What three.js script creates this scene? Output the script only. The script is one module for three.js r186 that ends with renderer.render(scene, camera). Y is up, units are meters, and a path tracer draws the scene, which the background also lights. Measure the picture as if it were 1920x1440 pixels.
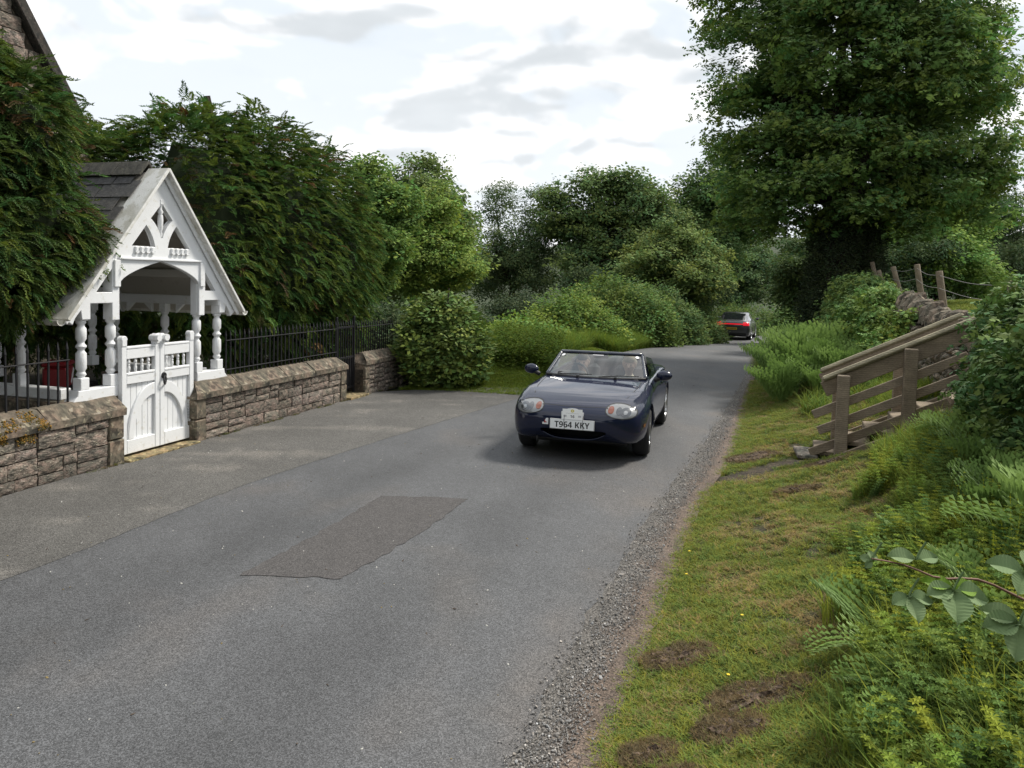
import * as THREE from 'three';
import { mergeGeometries, toCreasedNormals } from 'three/addons/utils/BufferGeometryUtils.js';
import { MarchingCubes } from 'three/addons/objects/MarchingCubes.js';
import { Brush, Evaluator, SUBTRACTION } from 'three-bvh-csg';
import { createNoise2D, createNoise3D } from 'simplex-noise';

// ---------- camera, sky, sun, exposure ----------
const scene = new THREE.Scene();
const rad = THREE.MathUtils.degToRad;
const V = (x, y, z) => new THREE.Vector3(x, y, z);
const camera = new THREE.PerspectiveCamera(53.0, 4 / 3, 0.05, 3000);
{
  const pit = rad(3.0), rol = rad(1.3);
  camera.position.set(0, 2.15, 0);
  camera.up.set(-Math.sin(rol), Math.cos(rol) * Math.cos(pit), -Math.cos(rol) * Math.sin(pit));
  camera.lookAt(0, 2.15 - Math.sin(pit), -Math.cos(pit));
  camera.setViewOffset(1920, 1440, 0, 120.2, 1920, 1440);
}
const renderer = new THREE.WebGLRenderer({ antialias: true });
renderer.toneMapping = THREE.LinearToneMapping;
renderer.toneMappingExposure = 1.55;
renderer.shadowMap.enabled = true;

function rng(seed) {
  let a = seed >>> 0;
  return () => { a = (a + 0x6d2b79f5) | 0; let t = Math.imul(a ^ (a >>> 15), 1 | a); t = (t + Math.imul(t ^ (t >>> 7), 61 | t)) ^ t; return ((t ^ (t >>> 14)) >>> 0) / 4294967296; };
}
const noise2 = createNoise2D(rng(11)), noise3 = createNoise3D(rng(12));
const fbm2 = (x, y, o = 4) => { let s = 0, a = 0.5, f = 1; for (let i = 0; i < o; i++) { s += a * noise2(x * f, y * f); a *= 0.5; f *= 2.03; } return s; };
const clamp = THREE.MathUtils.clamp, lerp = THREE.MathUtils.lerp;
const sstep = (a, b, x) => { const t = clamp((x - a) / (b - a), 0, 1); return t * t * (3 - 2 * t); };
const pick = (r, list) => list[Math.floor(r() * list.length)];

{ // thin bright cloud over pale blue, the same all round
  const w = 2048, h = 1024, data = new Float32Array(w * h * 4), sn = createNoise3D(rng(5));
  const f3 = (x, y, z, o) => { let s = 0, a = 0.5, f = 1; for (let i = 0; i < o; i++) { s += a * sn(x * f, y * f, z * f); a *= 0.5; f *= 2.1; } return s; };
  for (let j = 0; j < h; j++) {
    const el = ((j + 0.5) / h - 0.5) * Math.PI, y = Math.sin(el), c = Math.cos(el);
    for (let i = 0; i < w; i++) {
      const az = ((i + 0.5) / w - 0.5) * 2 * Math.PI, x = Math.cos(az) * c, z = Math.sin(az) * c;
      const k = 1 / (Math.max(y, 0) + 0.22), px = x * k, pz = z * k;
      const wx = f3(px * 0.9, pz * 0.9, 3, 3) * 0.7, wz = f3(px * 0.9, pz * 0.9, 9, 3) * 0.7;
      const n = f3(px * 1.05 + wx, pz * 1.6 + wz, 1.7, 6);
      const m = f3(px * 2.3 + wz, pz * 3.4 - wx, 6.1, 5);
      const cover = sstep(-0.10, 0.16, n + m * 0.45), thick = sstep(0.02, 0.50, n - m * 0.6);
      const haze = Math.exp(-Math.max(y, 0) * 3.4);
      const grey = 1.08 - 0.42 * thick * (1 - haze * 0.5) + 0.10 * m;
      const blue = [lerp(0.66, 0.86, haze), lerp(0.745, 0.90, haze), lerp(0.83, 0.94, haze)];
      const white = [grey - 0.05 * thick, grey - 0.012 * thick, grey * 1.01 + 0.012 * thick];
      const o = (j * w + i) * 4;
      for (let q = 0; q < 3; q++) data[o + q] = y < -0.02 ? [0.10, 0.12, 0.07][q] : lerp(blue[q], white[q], 0.12 + 0.88 * cover) * 0.74;
      data[o + 3] = 1;
    }
  }
  const sky = new THREE.DataTexture(data, w, h, THREE.RGBAFormat, THREE.FloatType);
  sky.mapping = THREE.EquirectangularReflectionMapping; sky.magFilter = THREE.LinearFilter; sky.minFilter = THREE.LinearFilter;
  sky.wrapS = THREE.RepeatWrapping; sky.needsUpdate = true;
  scene.background = sky; scene.environment = sky;
}
const sun = new THREE.DirectionalLight(new THREE.Color(1.0, 0.95, 0.86), 3.2);
sun.name = 'sun'; sun.position.set(40, 58, -37); sun.target.position.set(0, 0, -14);
sun.castShadow = true; sun.shadow.radius = 24; sun.shadow.mapSize.set(2048, 2048);
Object.assign(sun.shadow.camera, { left: -45, right: 45, top: 45, bottom: -45, near: 1, far: 180 });
scene.add(sun, sun.target);

// ---------- helpers: objects ----------
const names = new Map();
const numbered = (n) => { const k = names.get(n) ?? 0; names.set(n, k + 1); return k ? `${n}_${String(k).padStart(3, '0')}` : n; };
function mesh(name, geo, material, parent) {
  const m = new THREE.Mesh(geo, material); m.name = name; m.castShadow = m.receiveShadow = true;
  if (parent) parent.add(m);
  return m;
}
function tag(o, label, category, group) { o.userData.label = label; o.userData.category = category; if (group) o.userData.group = group; return o; }
function thing(name, label, category, pos = [0, 0, 0], turn = 0, group) {
  const o = new THREE.Group(); o.name = numbered(name); o.position.set(...pos); o.rotation.y = turn; scene.add(o);
  return tag(o, label, category, group);
}
function structure(name, geo, material) { const m = mesh(numbered(name), geo, material, scene); m.userData.kind = 'structure'; return m; }
function copyOf(o, label, group) { const c = o.clone(); c.name = numbered(o.name.replace(/_\d{3}$/, '')); c.userData = { ...o.userData }; if (label) c.userData.label = label; if (group) c.userData.group = group; scene.add(c); return c; }
function instanced(name, geo, material, mats, cols, parent) {
  const im = new THREE.InstancedMesh(geo, material, mats.length); im.name = name; im.castShadow = im.receiveShadow = true;
  for (let i = 0; i < mats.length; i++) { im.setMatrixAt(i, mats[i]); if (cols) im.setColorAt(i, cols[i]); }
  im.userData.kind = 'stuff'; parent.add(im); return im;
}

// ---------- helpers: geometry ----------
const at = (g, x, y, z, rx = 0, ry = 0, rz = 0) => { if (rx || ry || rz) g.applyMatrix4(new THREE.Matrix4().makeRotationFromEuler(new THREE.Euler(rx, ry, rz))); g.translate(x, y, z); return g; };
function plain(g) { const o = g.index ? g.toNonIndexed() : g; for (const k of Object.keys(o.attributes)) if (!['position', 'normal', 'uv'].includes(k)) o.deleteAttribute(k); return o; }
const join = (list) => mergeGeometries(list.map(plain));
function boxUV(g, scale = 1, ou = 0, ov = 0) { // uv in metres from the way each face points
  const p = g.attributes.position, n = g.attributes.normal, uv = new Float32Array(p.count * 2);
  for (let i = 0; i < p.count; i++) {
    const ax = Math.abs(n.getX(i)), ay = Math.abs(n.getY(i)), az = Math.abs(n.getZ(i));
    const [u, v] = ay >= ax && ay >= az ? [p.getX(i), p.getZ(i)] : ax >= az ? [p.getZ(i), p.getY(i)] : [p.getX(i), p.getY(i)];
    uv[i * 2] = u * scale + ou; uv[i * 2 + 1] = v * scale + ov;
  }
  g.setAttribute('uv', new THREE.BufferAttribute(uv, 2)); return g;
}
function soup(tris, uvScale = 1) { // flat triangles -> geometry
  const p = new Float32Array(tris.length * 3); tris.forEach((v, i) => { p[i * 3] = v[0]; p[i * 3 + 1] = v[1]; p[i * 3 + 2] = v[2]; });
  const g = new THREE.BufferGeometry(); g.setAttribute('position', new THREE.BufferAttribute(p, 3)); g.computeVertexNormals(); return boxUV(g, uvScale);
}
function cbox(w, h, d, b = 0.006) { // chamfered box, 44 triangles
  const t = [], X = w / 2, Y = h / 2, Z = d / 2; b = Math.min(b, X * 0.9, Y * 0.9, Z * 0.9);
  const P = (sx, sy, sz, f) => [sx * (f === 0 ? X : X - b), sy * (f === 1 ? Y : Y - b), sz * (f === 2 ? Z : Z - b)];
  const C = V(0, 0, 0), tri = (a, bb, c) => {
    const n = V(...bb).sub(V(...a)).cross(V(...c).sub(V(...a))), m = V(...a).add(V(...bb)).add(V(...c));
    n.dot(m) < 0 ? t.push(a, c, bb) : t.push(a, bb, c);
  }, quad = (a, bb, c, dd) => { tri(a, bb, c); tri(a, c, dd); };
  for (let f = 0; f < 3; f++) for (const s of [-1, 1]) {
    const c = [[-1, -1], [1, -1], [1, 1], [-1, 1]].map(([u, v]) => { const q = [0, 0, 0]; q[f] = s; q[(f + 1) % 3] = u; q[(f + 2) % 3] = v; return P(...q, f); });
    quad(...c);
  }
  for (let f = 0; f < 3; f++) { const g = (f + 1) % 3, k = (f + 2) % 3; // edges along axis k, between faces f and g
    for (const sf of [-1, 1]) for (const sg of [-1, 1]) { const q = (s, face) => { const r = [0, 0, 0]; r[f] = sf; r[g] = sg; r[k] = s; return P(...r, face); }; quad(q(-1, f), q(1, f), q(1, g), q(-1, g)); } }
  for (const x of [-1, 1]) for (const y of [-1, 1]) for (const z of [-1, 1]) tri(P(x, y, z, 0), P(x, y, z, 1), P(x, y, z, 2));
  return soup(t);
}
const boxAt = (w, h, d, x, y, z, b = 0.006, rx = 0, ry = 0, rz = 0) => { const g = at(cbox(w, h, d, b), x, y, z, rx, ry, rz); return g; };
function span(a, b, w, h, bev = 0.006, up = V(0, 1, 0)) { // chamfered bar from a to b, width w across, h along up
  const A = V(...a), B = V(...b), L = A.distanceTo(B), z = B.clone().sub(A).normalize(), x = up.clone().cross(z).normalize(), y = z.clone().cross(x);
  const g = cbox(w, h, L, bev); g.applyMatrix4(new THREE.Matrix4().makeBasis(x, y, z).setPosition(A.add(B).multiplyScalar(0.5))); return g;
}
function tube(pts, r0, r1 = r0, seg = 6, rings) { // tapered tube along points, capped
  const c = new THREE.CatmullRomCurve3(pts.map((p) => (p.isVector3 ? p : V(...p)))), n = rings ?? Math.max(2, pts.length * 2), fr = c.computeFrenetFrames(n, false), pos = [], idx = [];
  for (let i = 0; i <= n; i++) { const p = c.getPointAt(i / n), r = lerp(r0, r1, i / n);
    for (let j = 0; j < seg; j++) { const a = (j / seg) * Math.PI * 2, q = p.clone().addScaledVector(fr.normals[i], Math.cos(a) * r).addScaledVector(fr.binormals[i], Math.sin(a) * r); pos.push(q.x, q.y, q.z); } }
  for (let i = 0; i < n; i++) for (let j = 0; j < seg; j++) { const a = i * seg + j, b = i * seg + (j + 1) % seg; idx.push(a, a + seg, b, b, a + seg, b + seg); }
  for (let j = 1; j < seg - 1; j++) { idx.push(0, j, j + 1); const o = n * seg; idx.push(o, o + j + 1, o + j); }
  const g = new THREE.BufferGeometry(); g.setAttribute('position', new THREE.Float32BufferAttribute(pos, 3)); g.setIndex(idx); g.computeVertexNormals();
  const uv = []; for (let i = 0; i <= n; i++) for (let j = 0; j < seg; j++) uv.push(j / seg * r0 * 6, i / n * c.getLength()); g.setAttribute('uv', new THREE.Float32BufferAttribute(uv, 2));
  return g.toNonIndexed();
}
const lathe = (pts, seg = 16) => { const g = new THREE.LatheGeometry(pts.map(([r, y]) => new THREE.Vector2(r, y)), seg); return g; };
function poly(pts) { const s = new THREE.Shape(); pts.forEach(([x, y], i) => (i ? s.lineTo(x, y) : s.moveTo(x, y))); s.closePath(); return s; }
function extrude(shape, depth, bev = 0.006, curve = 8) { const g = new THREE.ExtrudeGeometry(shape, { depth: depth - 2 * bev, bevelEnabled: bev > 0, bevelThickness: bev, bevelSize: bev, bevelOffset: -bev, bevelSegments: 1, curveSegments: curve }); g.translate(0, 0, bev); return g; }

// ---------- helpers: textures and materials ----------
function texture(size, fn, srgb, rx = 1, ry = 1) {
  const d = new Uint8Array(size * size * 4);
  for (let j = 0; j < size; j++) for (let i = 0; i < size; i++) { const c = fn(i / size, j / size, i, j), o = (j * size + i) * 4; for (let q = 0; q < 3; q++) d[o + q] = clamp((Array.isArray(c) ? c[q] : c) * 255, 0, 255); d[o + 3] = 255; }
  const t = new THREE.DataTexture(d, size, size); t.wrapS = t.wrapT = THREE.RepeatWrapping; t.magFilter = THREE.LinearFilter; t.minFilter = THREE.LinearMipmapLinearFilter; t.generateMipmaps = true;
  if (srgb) t.colorSpace = THREE.SRGBColorSpace; t.repeat.set(rx, ry); t.needsUpdate = true; return t;
}
function tileNoise(seed, o = 4, f0 = 4) { // noise that repeats over 0..1, from a ring in 4-D folded to two blends
  const n = createNoise2D(rng(seed));
  return (u, v, f = f0, oct = o) => { let s = 0, a = 0.5, k = f; for (let i = 0; i < oct; i++) {
    const e = (x, y) => n(x * k + i * 17, y * k + i * 31), wu = sstep(0.75, 1, u), wv = sstep(0.75, 1, v);
    const q = lerp(lerp(e(u, v), e(u - 1, v), wu), lerp(e(u, v - 1), e(u - 1, v - 1), wu), wv); s += a * q; a *= 0.55; k *= 2.1; } return s; };
}
const lin = (r, g, b) => new THREE.Color().setRGB(r, g, b);
const std = (c, rough, more = {}) => new THREE.MeshStandardMaterial({ color: c, roughness: rough, ...more });
const leafMat = (c, t = 0.35, more = {}) => new THREE.MeshPhysicalMaterial({ color: c, roughness: 1, transmission: t, thickness: 0, specularIntensity: 0.35, side: THREE.DoubleSide, ...more });

// ---------- lie of the land ----------
function curve(keys) { // smooth curve through [d, value]
  return (d) => { let i = 0; while (i < keys.length - 2 && d > keys[i + 1][0]) i++;
    const p = (k) => keys[clamp(k, 0, keys.length - 1)], [a, b, c, e] = [p(i - 1), p(i), p(i + 1), p(i + 2)], h = c[0] - b[0], t = clamp((d - b[0]) / h, -3, 3);
    if (t < 0 || t > 1) return b[1] + (c[1] - b[1]) * t;
    const m0 = i ? (c[1] - a[1]) / (c[0] - a[0]) : (c[1] - b[1]) / h, m1 = i + 2 < keys.length ? (e[1] - b[1]) / (e[0] - b[0]) : (c[1] - b[1]) / h, t2 = t * t, t3 = t2 * t;
    return (2 * t3 - 3 * t2 + 1) * b[1] + (t3 - 2 * t2 + t) * h * m0 + (-2 * t3 + 3 * t2) * c[1] + (t3 - t2) * h * m1; };
}
const vergeEdge = curve([[-10, -4.3], [0, -0.75], [3.3, 0.4], [4.68, 0.89], [7.16, 1.75], [9.42, 2.7], [15, 4.63], [19.9, 6.35], [23.75, 7.65], [28.5, 9.7], [33, 12.0], [40, 14.9], [46, 17.8], [60, 26]]);
const tarRight = curve([[-10, -4.7], [0, -1.1], [3.29, 0.04], [4.66, 0.49], [7.13, 1.37], [9.38, 2.27], [15, 4.42], [19.9, 6.2], [23.75, 7.5], [28.5, 9.55], [33, 11.85], [40, 14.75], [46, 17.65], [60, 25.8]]);
const tarLeft = curve([[-10, -9.9], [0, -5.6], [5.19, -3.48], [7.83, -2.65], [9.87, -1.76], [11.47, -1.01], [14.22, 0.28], [16.4, 1.15], [24, 3.45], [28.5, 5.5], [35.5, 9.3], [40, 10.9], [46, 13.6], [60, 21.5]]);
const roadY = (d) => -0.85 * sstep(20, 45, d) - 1.2 * sstep(42, 70, d);
const bankF = curve([[0, 0.0], [0.25, 0.045], [0.6, 0.13], [1.1, 0.27], [1.6, 0.46], [2.2, 0.72], [2.6, 0.84], [3.1, 1.42], [4, 1.66], [8, 1.95], [14, 2.1], [40, 2.6]]);
// frame of the churchyard wall: x along the wall, z towards the road
const WO = V(-4.301, 0, -8.528), WA = rad(72.5), WT = V(Math.sin(rad(17.5)), 0, -Math.cos(rad(17.5))), WN = V(-Math.cos(rad(17.5)), 0, -Math.sin(rad(17.5)));
const wallAt = (s, n, y = 0) => { const p = WO.clone().addScaledVector(WT, s).addScaledVector(WN, n); return [p.x, y, p.z]; };
const toWall = (x, z) => { const q = V(x - WO.x, 0, z - WO.z); return [q.dot(WT), q.dot(WN)]; };
function groundY(x, z) {
  const d = -z, e = (x - vergeEdge(d)) * 0.94, base = roadY(d);
  if (e > 0) { const k = 1 + 0.25 * sstep(7, 2, d), stepCut = Math.exp(-(((d - 8.75 + (x - 3.7) * 0.35) / 0.55) ** 2)) * sstep(0.5, 1.2, e) * sstep(3.0, 2.0, e) * 0.1;
    return base + bankF(e) * k - stepCut + 0.03 * noise2(x * 0.9, z * 0.9) * sstep(0.2, 1, e) + 0.012 * noise2(x * 4, z * 4) * sstep(0.05, 0.4, e); }
  const el = (tarLeft(d) - x) * 0.92;
  if (el <= 0) return base;
  const [s, n] = toWall(x, z);
  const yard = 0.34 * sstep(0.3, 0.5, n) * sstep(9, 7.4, s);
  const lawn = sstep(7.4, 9.0, s) * (0.16 * sstep(0.1, 0.8, el) + 0.14 * sstep(0.8, 2.4, el) * sstep(13, 17, d));
  const fall = -3.2 * sstep(3.5, 16, el) * sstep(13, 24, d) * sstep(7, 10, s) - 2.5 * sstep(14, 60, el) * sstep(10, 30, d);
  return base + yard + lawn + fall + 0.03 * noise2(x * 0.7, z * 0.7) * sstep(0.6, 2, Math.min(el, 5)) * (s > 7.6 || n > 0.5 ? 1 : 0);
}
function lineGrid(lo, dense0, dense1, hi, fine) { const a = []; for (let v = dense0; v <= dense1 + 1e-6; v += fine) a.push(v); let st = fine; for (let v = dense1; v < hi;) { st *= 1.22; v += st; a.push(Math.min(v, hi)); } st = fine; for (let v = dense0; v > lo;) { st *= 1.22; v -= st; a.unshift(Math.max(v, lo)); } return a; }
function sheet(us, vs, at3, color) { // grid sheet with uv in metres and vertex colours
  const pos = [], uv = [], col = [], idx = [];
  for (const v of vs) for (const u of us) { const [x, y, z] = at3(u, v); pos.push(x, y, z); uv.push(x, z); if (color) col.push(...color(x, y, z, u, v)); }
  for (let j = 0; j < vs.length - 1; j++) for (let i = 0; i < us.length - 1; i++) { const a = j * us.length + i, b = a + us.length; idx.push(a, a + 1, b, a + 1, b + 1, b); }
  const g = new THREE.BufferGeometry(); g.setAttribute('position', new THREE.Float32BufferAttribute(pos, 3)); g.setAttribute('uv', new THREE.Float32BufferAttribute(uv, 2));
  if (color) g.setAttribute('color', new THREE.Float32BufferAttribute(col, 3)); g.setIndex(idx); g.computeVertexNormals();
  if (g.attributes.normal.getY(0) < 0) { g.setIndex(g.index.array.constructor === Uint32Array ? [...g.index.array].reverse() : [...g.index.array].reverse()); g.computeVertexNormals(); }
  return g;
}
const tn1 = tileNoise(21), tn2 = tileNoise(22), tn3 = tileNoise(23), tn4 = tileNoise(24);
const soilMap = texture(512, (u, v) => { const a = tn1(u, v, 6, 5), b = tn2(u, v, 30, 3), k = 0.62 + 0.26 * a + 0.3 * b; return [k, k, k]; }, true, 0.7, 0.7);
const soilBump = texture(512, (u, v) => 0.5 + 0.35 * tn1(u, v, 14, 5) + 0.2 * tn2(u, v, 50, 2), false, 0.7, 0.7);
const pathAt = (x, z) => Math.exp(-(((z + 8.35 + (x - 2.3) * 0.32) / 0.24) ** 2)) * sstep(3.7, 3.2, x) * sstep(1.6, 2.2, x);
const GRASSG = [0.115, 0.150, 0.030], SOIL = [0.12, 0.082, 0.055], THATCH = [0.17, 0.14, 0.055], FARG = [0.07, 0.11, 0.03];
{
  const xs = lineGrid(-700, -9, 9, 700, 0.16), zs = lineGrid(-1300, -24, 2, 60, 0.16).reverse();
  const g = sheet(xs, zs, (x, z) => {
    let y = groundY(x, z); const d = -z, e = x - vergeEdge(d), el = tarLeft(d) - x;
    if (e < 0.02 && el < 0.4) y -= 0.07; else if (e < 0.02) { const [s, n] = toWall(x, z); if (s < 8.4 && n < 0.3) y -= 0.05; }
    const far = Math.hypot(x, d); // the valley and the hills beyond
    y += -9 * sstep(50, 150, far) + (46 + 22 * fbm2(x / 260, z / 260, 3)) * sstep(170, 700, far) + 1.2 * fbm2(x / 20, z / 20, 3) * sstep(30, 70, far);
    return [x, y, z];
  }, (x, y, z) => {
    const d = -z, e = x - vergeEdge(d), far = Math.hypot(x, d);
    const bare = sstep(0.12, 0.42, fbm2(x * 1.5 + 7, z * 1.5, 4) - 0.06), th = sstep(-0.1, 0.35, fbm2(x * 0.9, z * 0.9 + 3, 3));
    const [s, n] = toWall(x, z), yard = n > 0.3 && s < 8 ? 1 : 0;
    const c = [0, 1, 2].map((q) => lerp(lerp(GRASSG[q], THATCH[q], th * 0.7), SOIL[q], e > 0 ? Math.max(bare * 0.8, pathAt(x, z)) : bare * 0.3));
    return c.map((v, q) => lerp(lerp(v, SOIL[q] * 0.7, yard * 0.8), FARG[q] * (1 + 0.4 * noise2(x / 90, z / 60)), sstep(25, 60, far)));
  });
  structure('ground', g, new THREE.MeshStandardMaterial({ vertexColors: true, map: soilMap, bumpMap: soilBump, bumpScale: 0.03, roughness: 1 }));
}
// asphalt: chippings of several greys, worn in the wheel tracks
const sp = rng(31), chips = new Float32Array(1024 * 1024);
for (let i = 0; i < chips.length; i++) chips[i] = sp();
const chipAt = (i, j) => chips[(j & 1023) * 1024 + (i & 1023)];
const chipMap = (lo, hi, white) => texture(1024, (u, v, i, j) => { const a = (chipAt(i >> 1, j >> 1) + chipAt(i >> 2, (j >> 2) + 512) * 2 + chipAt((i >> 3) + 300, j >> 3) * 0.5) / 3.5, b = tn3(u, v, 8, 4), w = chipAt((i >> 2) + 77, j >> 2) > white ? 0.42 : 0, k = lerp(lo, hi, a) + 0.04 * b + w; return [k, k * 0.995, k * 0.985]; }, true, 0.62, 0.62);
const tarMap = chipMap(0.42, 1.08, 0.9985), courtMap = chipMap(0.36, 1.08, 0.996);
const tarBump = texture(512, (u, v, i, j) => 0.3 + 0.5 * chipAt(i, j) * 0.6 + 0.4 * chipAt(i >> 1, j >> 1), false, 1.1, 1.1);
const lay = (a, b, n) => Array.from({ length: n + 1 }, (_, i) => a + ((b - a) * i) / n);
{
  const vs = [...lay(-9, 2, 40), ...lay(2, 14, 240).slice(1), ...lay(14, 26, 80).slice(1), ...lay(26, 64, 60).slice(1)];
  const g = sheet(lay(0, 1, 44), vs, (u, d) => { const l = tarLeft(d), r = tarRight(d) + 0.05 * noise2(d * 1.3, 4) + 0.02 * noise2(d * 5, 8), x = lerp(l, r, u); return [x, roadY(d) + 0.022 * Math.sin(Math.PI * u) + 0.004, -d]; },
    (x, y, z, u, d) => {
      const track = Math.exp(-(((u - 0.28) / 0.09) ** 2)) + Math.exp(-(((u - 0.72) / 0.1) ** 2));
      const patch = fbm2(x * 0.5, z * 0.35, 4), fine = fbm2(x * 2.1 + 5, z * 0.9, 3);
      const k = 0.150 * (1 - 0.20 * track + 0.20 * patch + 0.10 * fine), brown = sstep(0.1, 0.5, patch) * 0.06 + sstep(0.88, 1, u) * 0.10 * (0.5 + fine);
      return [k * (0.97 + brown), k, k * (1.075 - brown)];
    });
  structure('road', g, new THREE.MeshStandardMaterial({ vertexColors: true, map: tarMap, bumpMap: tarBump, bumpScale: 0.004, roughness: 0.66 }));
}
{ // forecourt of older tarmac between the road and the churchyard wall
  const vs = lay(-6, 15.2, 150);
  const g = sheet(lay(0, 1, 30), vs, (u, d) => {
    const l = Math.min(WO.x + (d - 8.528) * 0.3153 - 0.15 + 1.5 * sstep(14.0, 15.2, d), tarLeft(d) - 0.02), x = lerp(l, tarLeft(d) + 0.02 + 0.02 * noise2(d * 3, 1), u);
    return [x, 0.006 + 0.012 * Math.sin(Math.PI * u) + 0.001, -d];
  }, (x, y, z) => { const a = fbm2(x * 0.7, z * 0.7 + 9, 4), dust = sstep(0.16, 0.5, fbm2(x * 0.55 + 3, z * 1.3, 5)), k = 0.172 * (1 + 0.24 * a) + 0.08 * dust; return [k * (1.03 + 0.03 * dust), k, k * (0.955 - 0.03 * dust)]; });
  structure('forecourt', g, new THREE.MeshStandardMaterial({ vertexColors: true, map: courtMap, bumpMap: tarBump, bumpScale: 0.006, roughness: 0.86 }));
}
{ // darker patch where the road was mended
  const edge = [[-1.23, -7.38], [-0.39, -7.34], [-0.62, -6.6], [-0.86, -5.98], [-1.15, -5.3], [-1.88, -5.33], [-1.62, -6.05], [-1.42, -6.7]], pts = [], r = rng(3);
  edge.forEach((p, i) => { const q = edge[(i + 1) % edge.length]; for (let k = 0; k < 16; k++) { const x = lerp(p[0], q[0], k / 16), y = -lerp(p[1], q[1], k / 16); pts.push([x + 0.035 * fbm2(x * 5, y * 5, 3) + (r() - 0.5) * 0.012, y + 0.035 * fbm2(x * 5 + 9, y * 5, 3) + (r() - 0.5) * 0.012]); } });
  const g = new THREE.ShapeGeometry(poly(pts)); g.rotateX(-Math.PI / 2);
  const p = g.attributes.position, col = []; for (let i = 0; i < p.count; i++) { const d = -p.getZ(i), u = (p.getX(i) - tarLeft(d)) / (tarRight(d) - tarLeft(d)); p.setY(i, roadY(d) + 0.022 * Math.sin(Math.PI * u) + 0.0080); col.push(0.082, 0.076, 0.076); }
  g.setAttribute('uv', new THREE.Float32BufferAttribute([...Array(p.count)].flatMap((_, i) => [p.getX(i) + 0.3, p.getZ(i)]), 2));
  structure('road_repair_patch', g, new THREE.MeshStandardMaterial({ color: lin(0.128, 0.121, 0.122), map: tarMap, bumpMap: tarBump, bumpScale: 0.006, roughness: 0.9 }));
}
{ // strip of grit and earth along the right edge of the tarmac
  const g = sheet(lay(0, 1, 10), lay(-8, 40, 300), (u, d) => { const x = lerp(tarRight(d) - 0.12, vergeEdge(d) + 0.06 + 0.05 * noise2(d * 3, 2), u); return [x, roadY(d) + 0.0015 + 0.012 * u + 0.006 * noise2(x * 6, d * 6) * u + 0.006 * sstep(0.8, 1, u), -d]; },
    (x, y, z, u) => { const t = sstep(0.35, 0.75, u + 0.25 * fbm2(x * 3, z * 3, 3)), f = 0.85 + 0.4 * fbm2(x * 5, z * 5, 3); return [lerp(0.25, 0.27, t) * f, lerp(0.235, 0.205, t) * f, lerp(0.22, 0.165, t) * f]; });
  structure('gravel_strip', g, new THREE.MeshStandardMaterial({ vertexColors: true, map: courtMap, bumpMap: soilBump, bumpScale: 0.02, roughness: 1 }));
  const r = rng(41), geo = toCreasedNormals(new THREE.IcosahedronGeometry(1, 0), 0.5), p = geo.attributes.position; for (let i = 0; i < p.count; i++) p.setXYZ(i, p.getX(i) * (1 + 0.25 * noise3(p.getX(i) * 2, p.getY(i) * 2, p.getZ(i) * 2)), p.getY(i) * 0.6, p.getZ(i));
  geo.computeVertexNormals();
  const m = [], c = [], o = new THREE.Object3D();
  for (let i = 0; i < 19000; i++) {
    const d = 2.6 + Math.pow(r(), 1.7) * 17, l = tarRight(d), w = vergeEdge(d), u = (r() + r() + r()) / 3 * 1.5 - 0.38, x = lerp(l, w, u), s = (0.0035 + 0.008 * r() * r() * r()) * (r() < 0.02 ? 1.9 : 1);
    if (u > 0.72 && r() < 0.65) continue;
    o.position.set(x, groundY(x, -d) + 0.008 + 0.012 * clamp(u, 0, 1) + (u < 0.1 ? 0.004 : 0), -d); o.rotation.set(r() * 6, r() * 6, r() * 6); o.scale.set(s * (0.8 + r() * 0.7), s * (0.7 + r() * 0.4), s); o.updateMatrix(); m.push(o.matrix.clone());
    const k = 0.12 + 0.18 * r() + (r() < 0.05 ? 0.25 : 0), b = r(); c.push(lin(k * (1 + 0.12 * b), k, k * (1 - 0.12 * b)));
  }
  const im = instanced('gravel', geo, std(lin(1, 1, 1), 0.95), m, c, scene); tag(im, 'loose grey grit scattered along the edge of the tarmac', 'gravel');
}

// ---------- churchyard walls, threshold stones, railings ----------
const stoneMap = texture(512, (u, v) => { const a = tn1(u, v, 4, 5), b = tn2(u, v, 14, 4), l = sstep(0.30, 0.42, tn4(u, v, 9, 4)), dk = sstep(0.12, 0.45, tn3(u, v, 5, 4)), k = (0.72 + 0.22 * a + 0.22 * b) * (1 - 0.38 * dk); return [k * (1.02 + 0.1 * a) + l * 0.32, k * 0.99 + l * 0.32, k * 0.95 + l * 0.28]; }, true, 1, 1);
const stoneBump = texture(512, (u, v) => 0.5 + 0.34 * tn2(u, v, 8, 5) + 0.16 * tn1(u, v, 30, 3), false);
const stoneTints = [[0.37, 0.31, 0.25], [0.29, 0.24, 0.19], [0.42, 0.36, 0.29], [0.33, 0.265, 0.215], [0.25, 0.215, 0.175], [0.38, 0.315, 0.265]];
const stoneMats = stoneTints.map(([a, b, c]) => std(lin(a * 0.95, b * 1.0, c * 1.10), 0.95, { map: stoneMap, bumpMap: stoneBump, bumpScale: 0.012 }));
const copeMat = std(lin(0.245, 0.215, 0.175), 0.95, { map: stoneMap, bumpMap: stoneBump, bumpScale: 0.008 });
const dressedMat = std(lin(0.275, 0.24, 0.19), 0.95, { map: stoneMap, bumpMap: stoneBump, bumpScale: 0.006 });
const mortarMat = std(lin(0.105, 0.088, 0.070), 1, { map: stoneMap, bumpMap: stoneBump, bumpScale: 0.02 });
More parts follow.
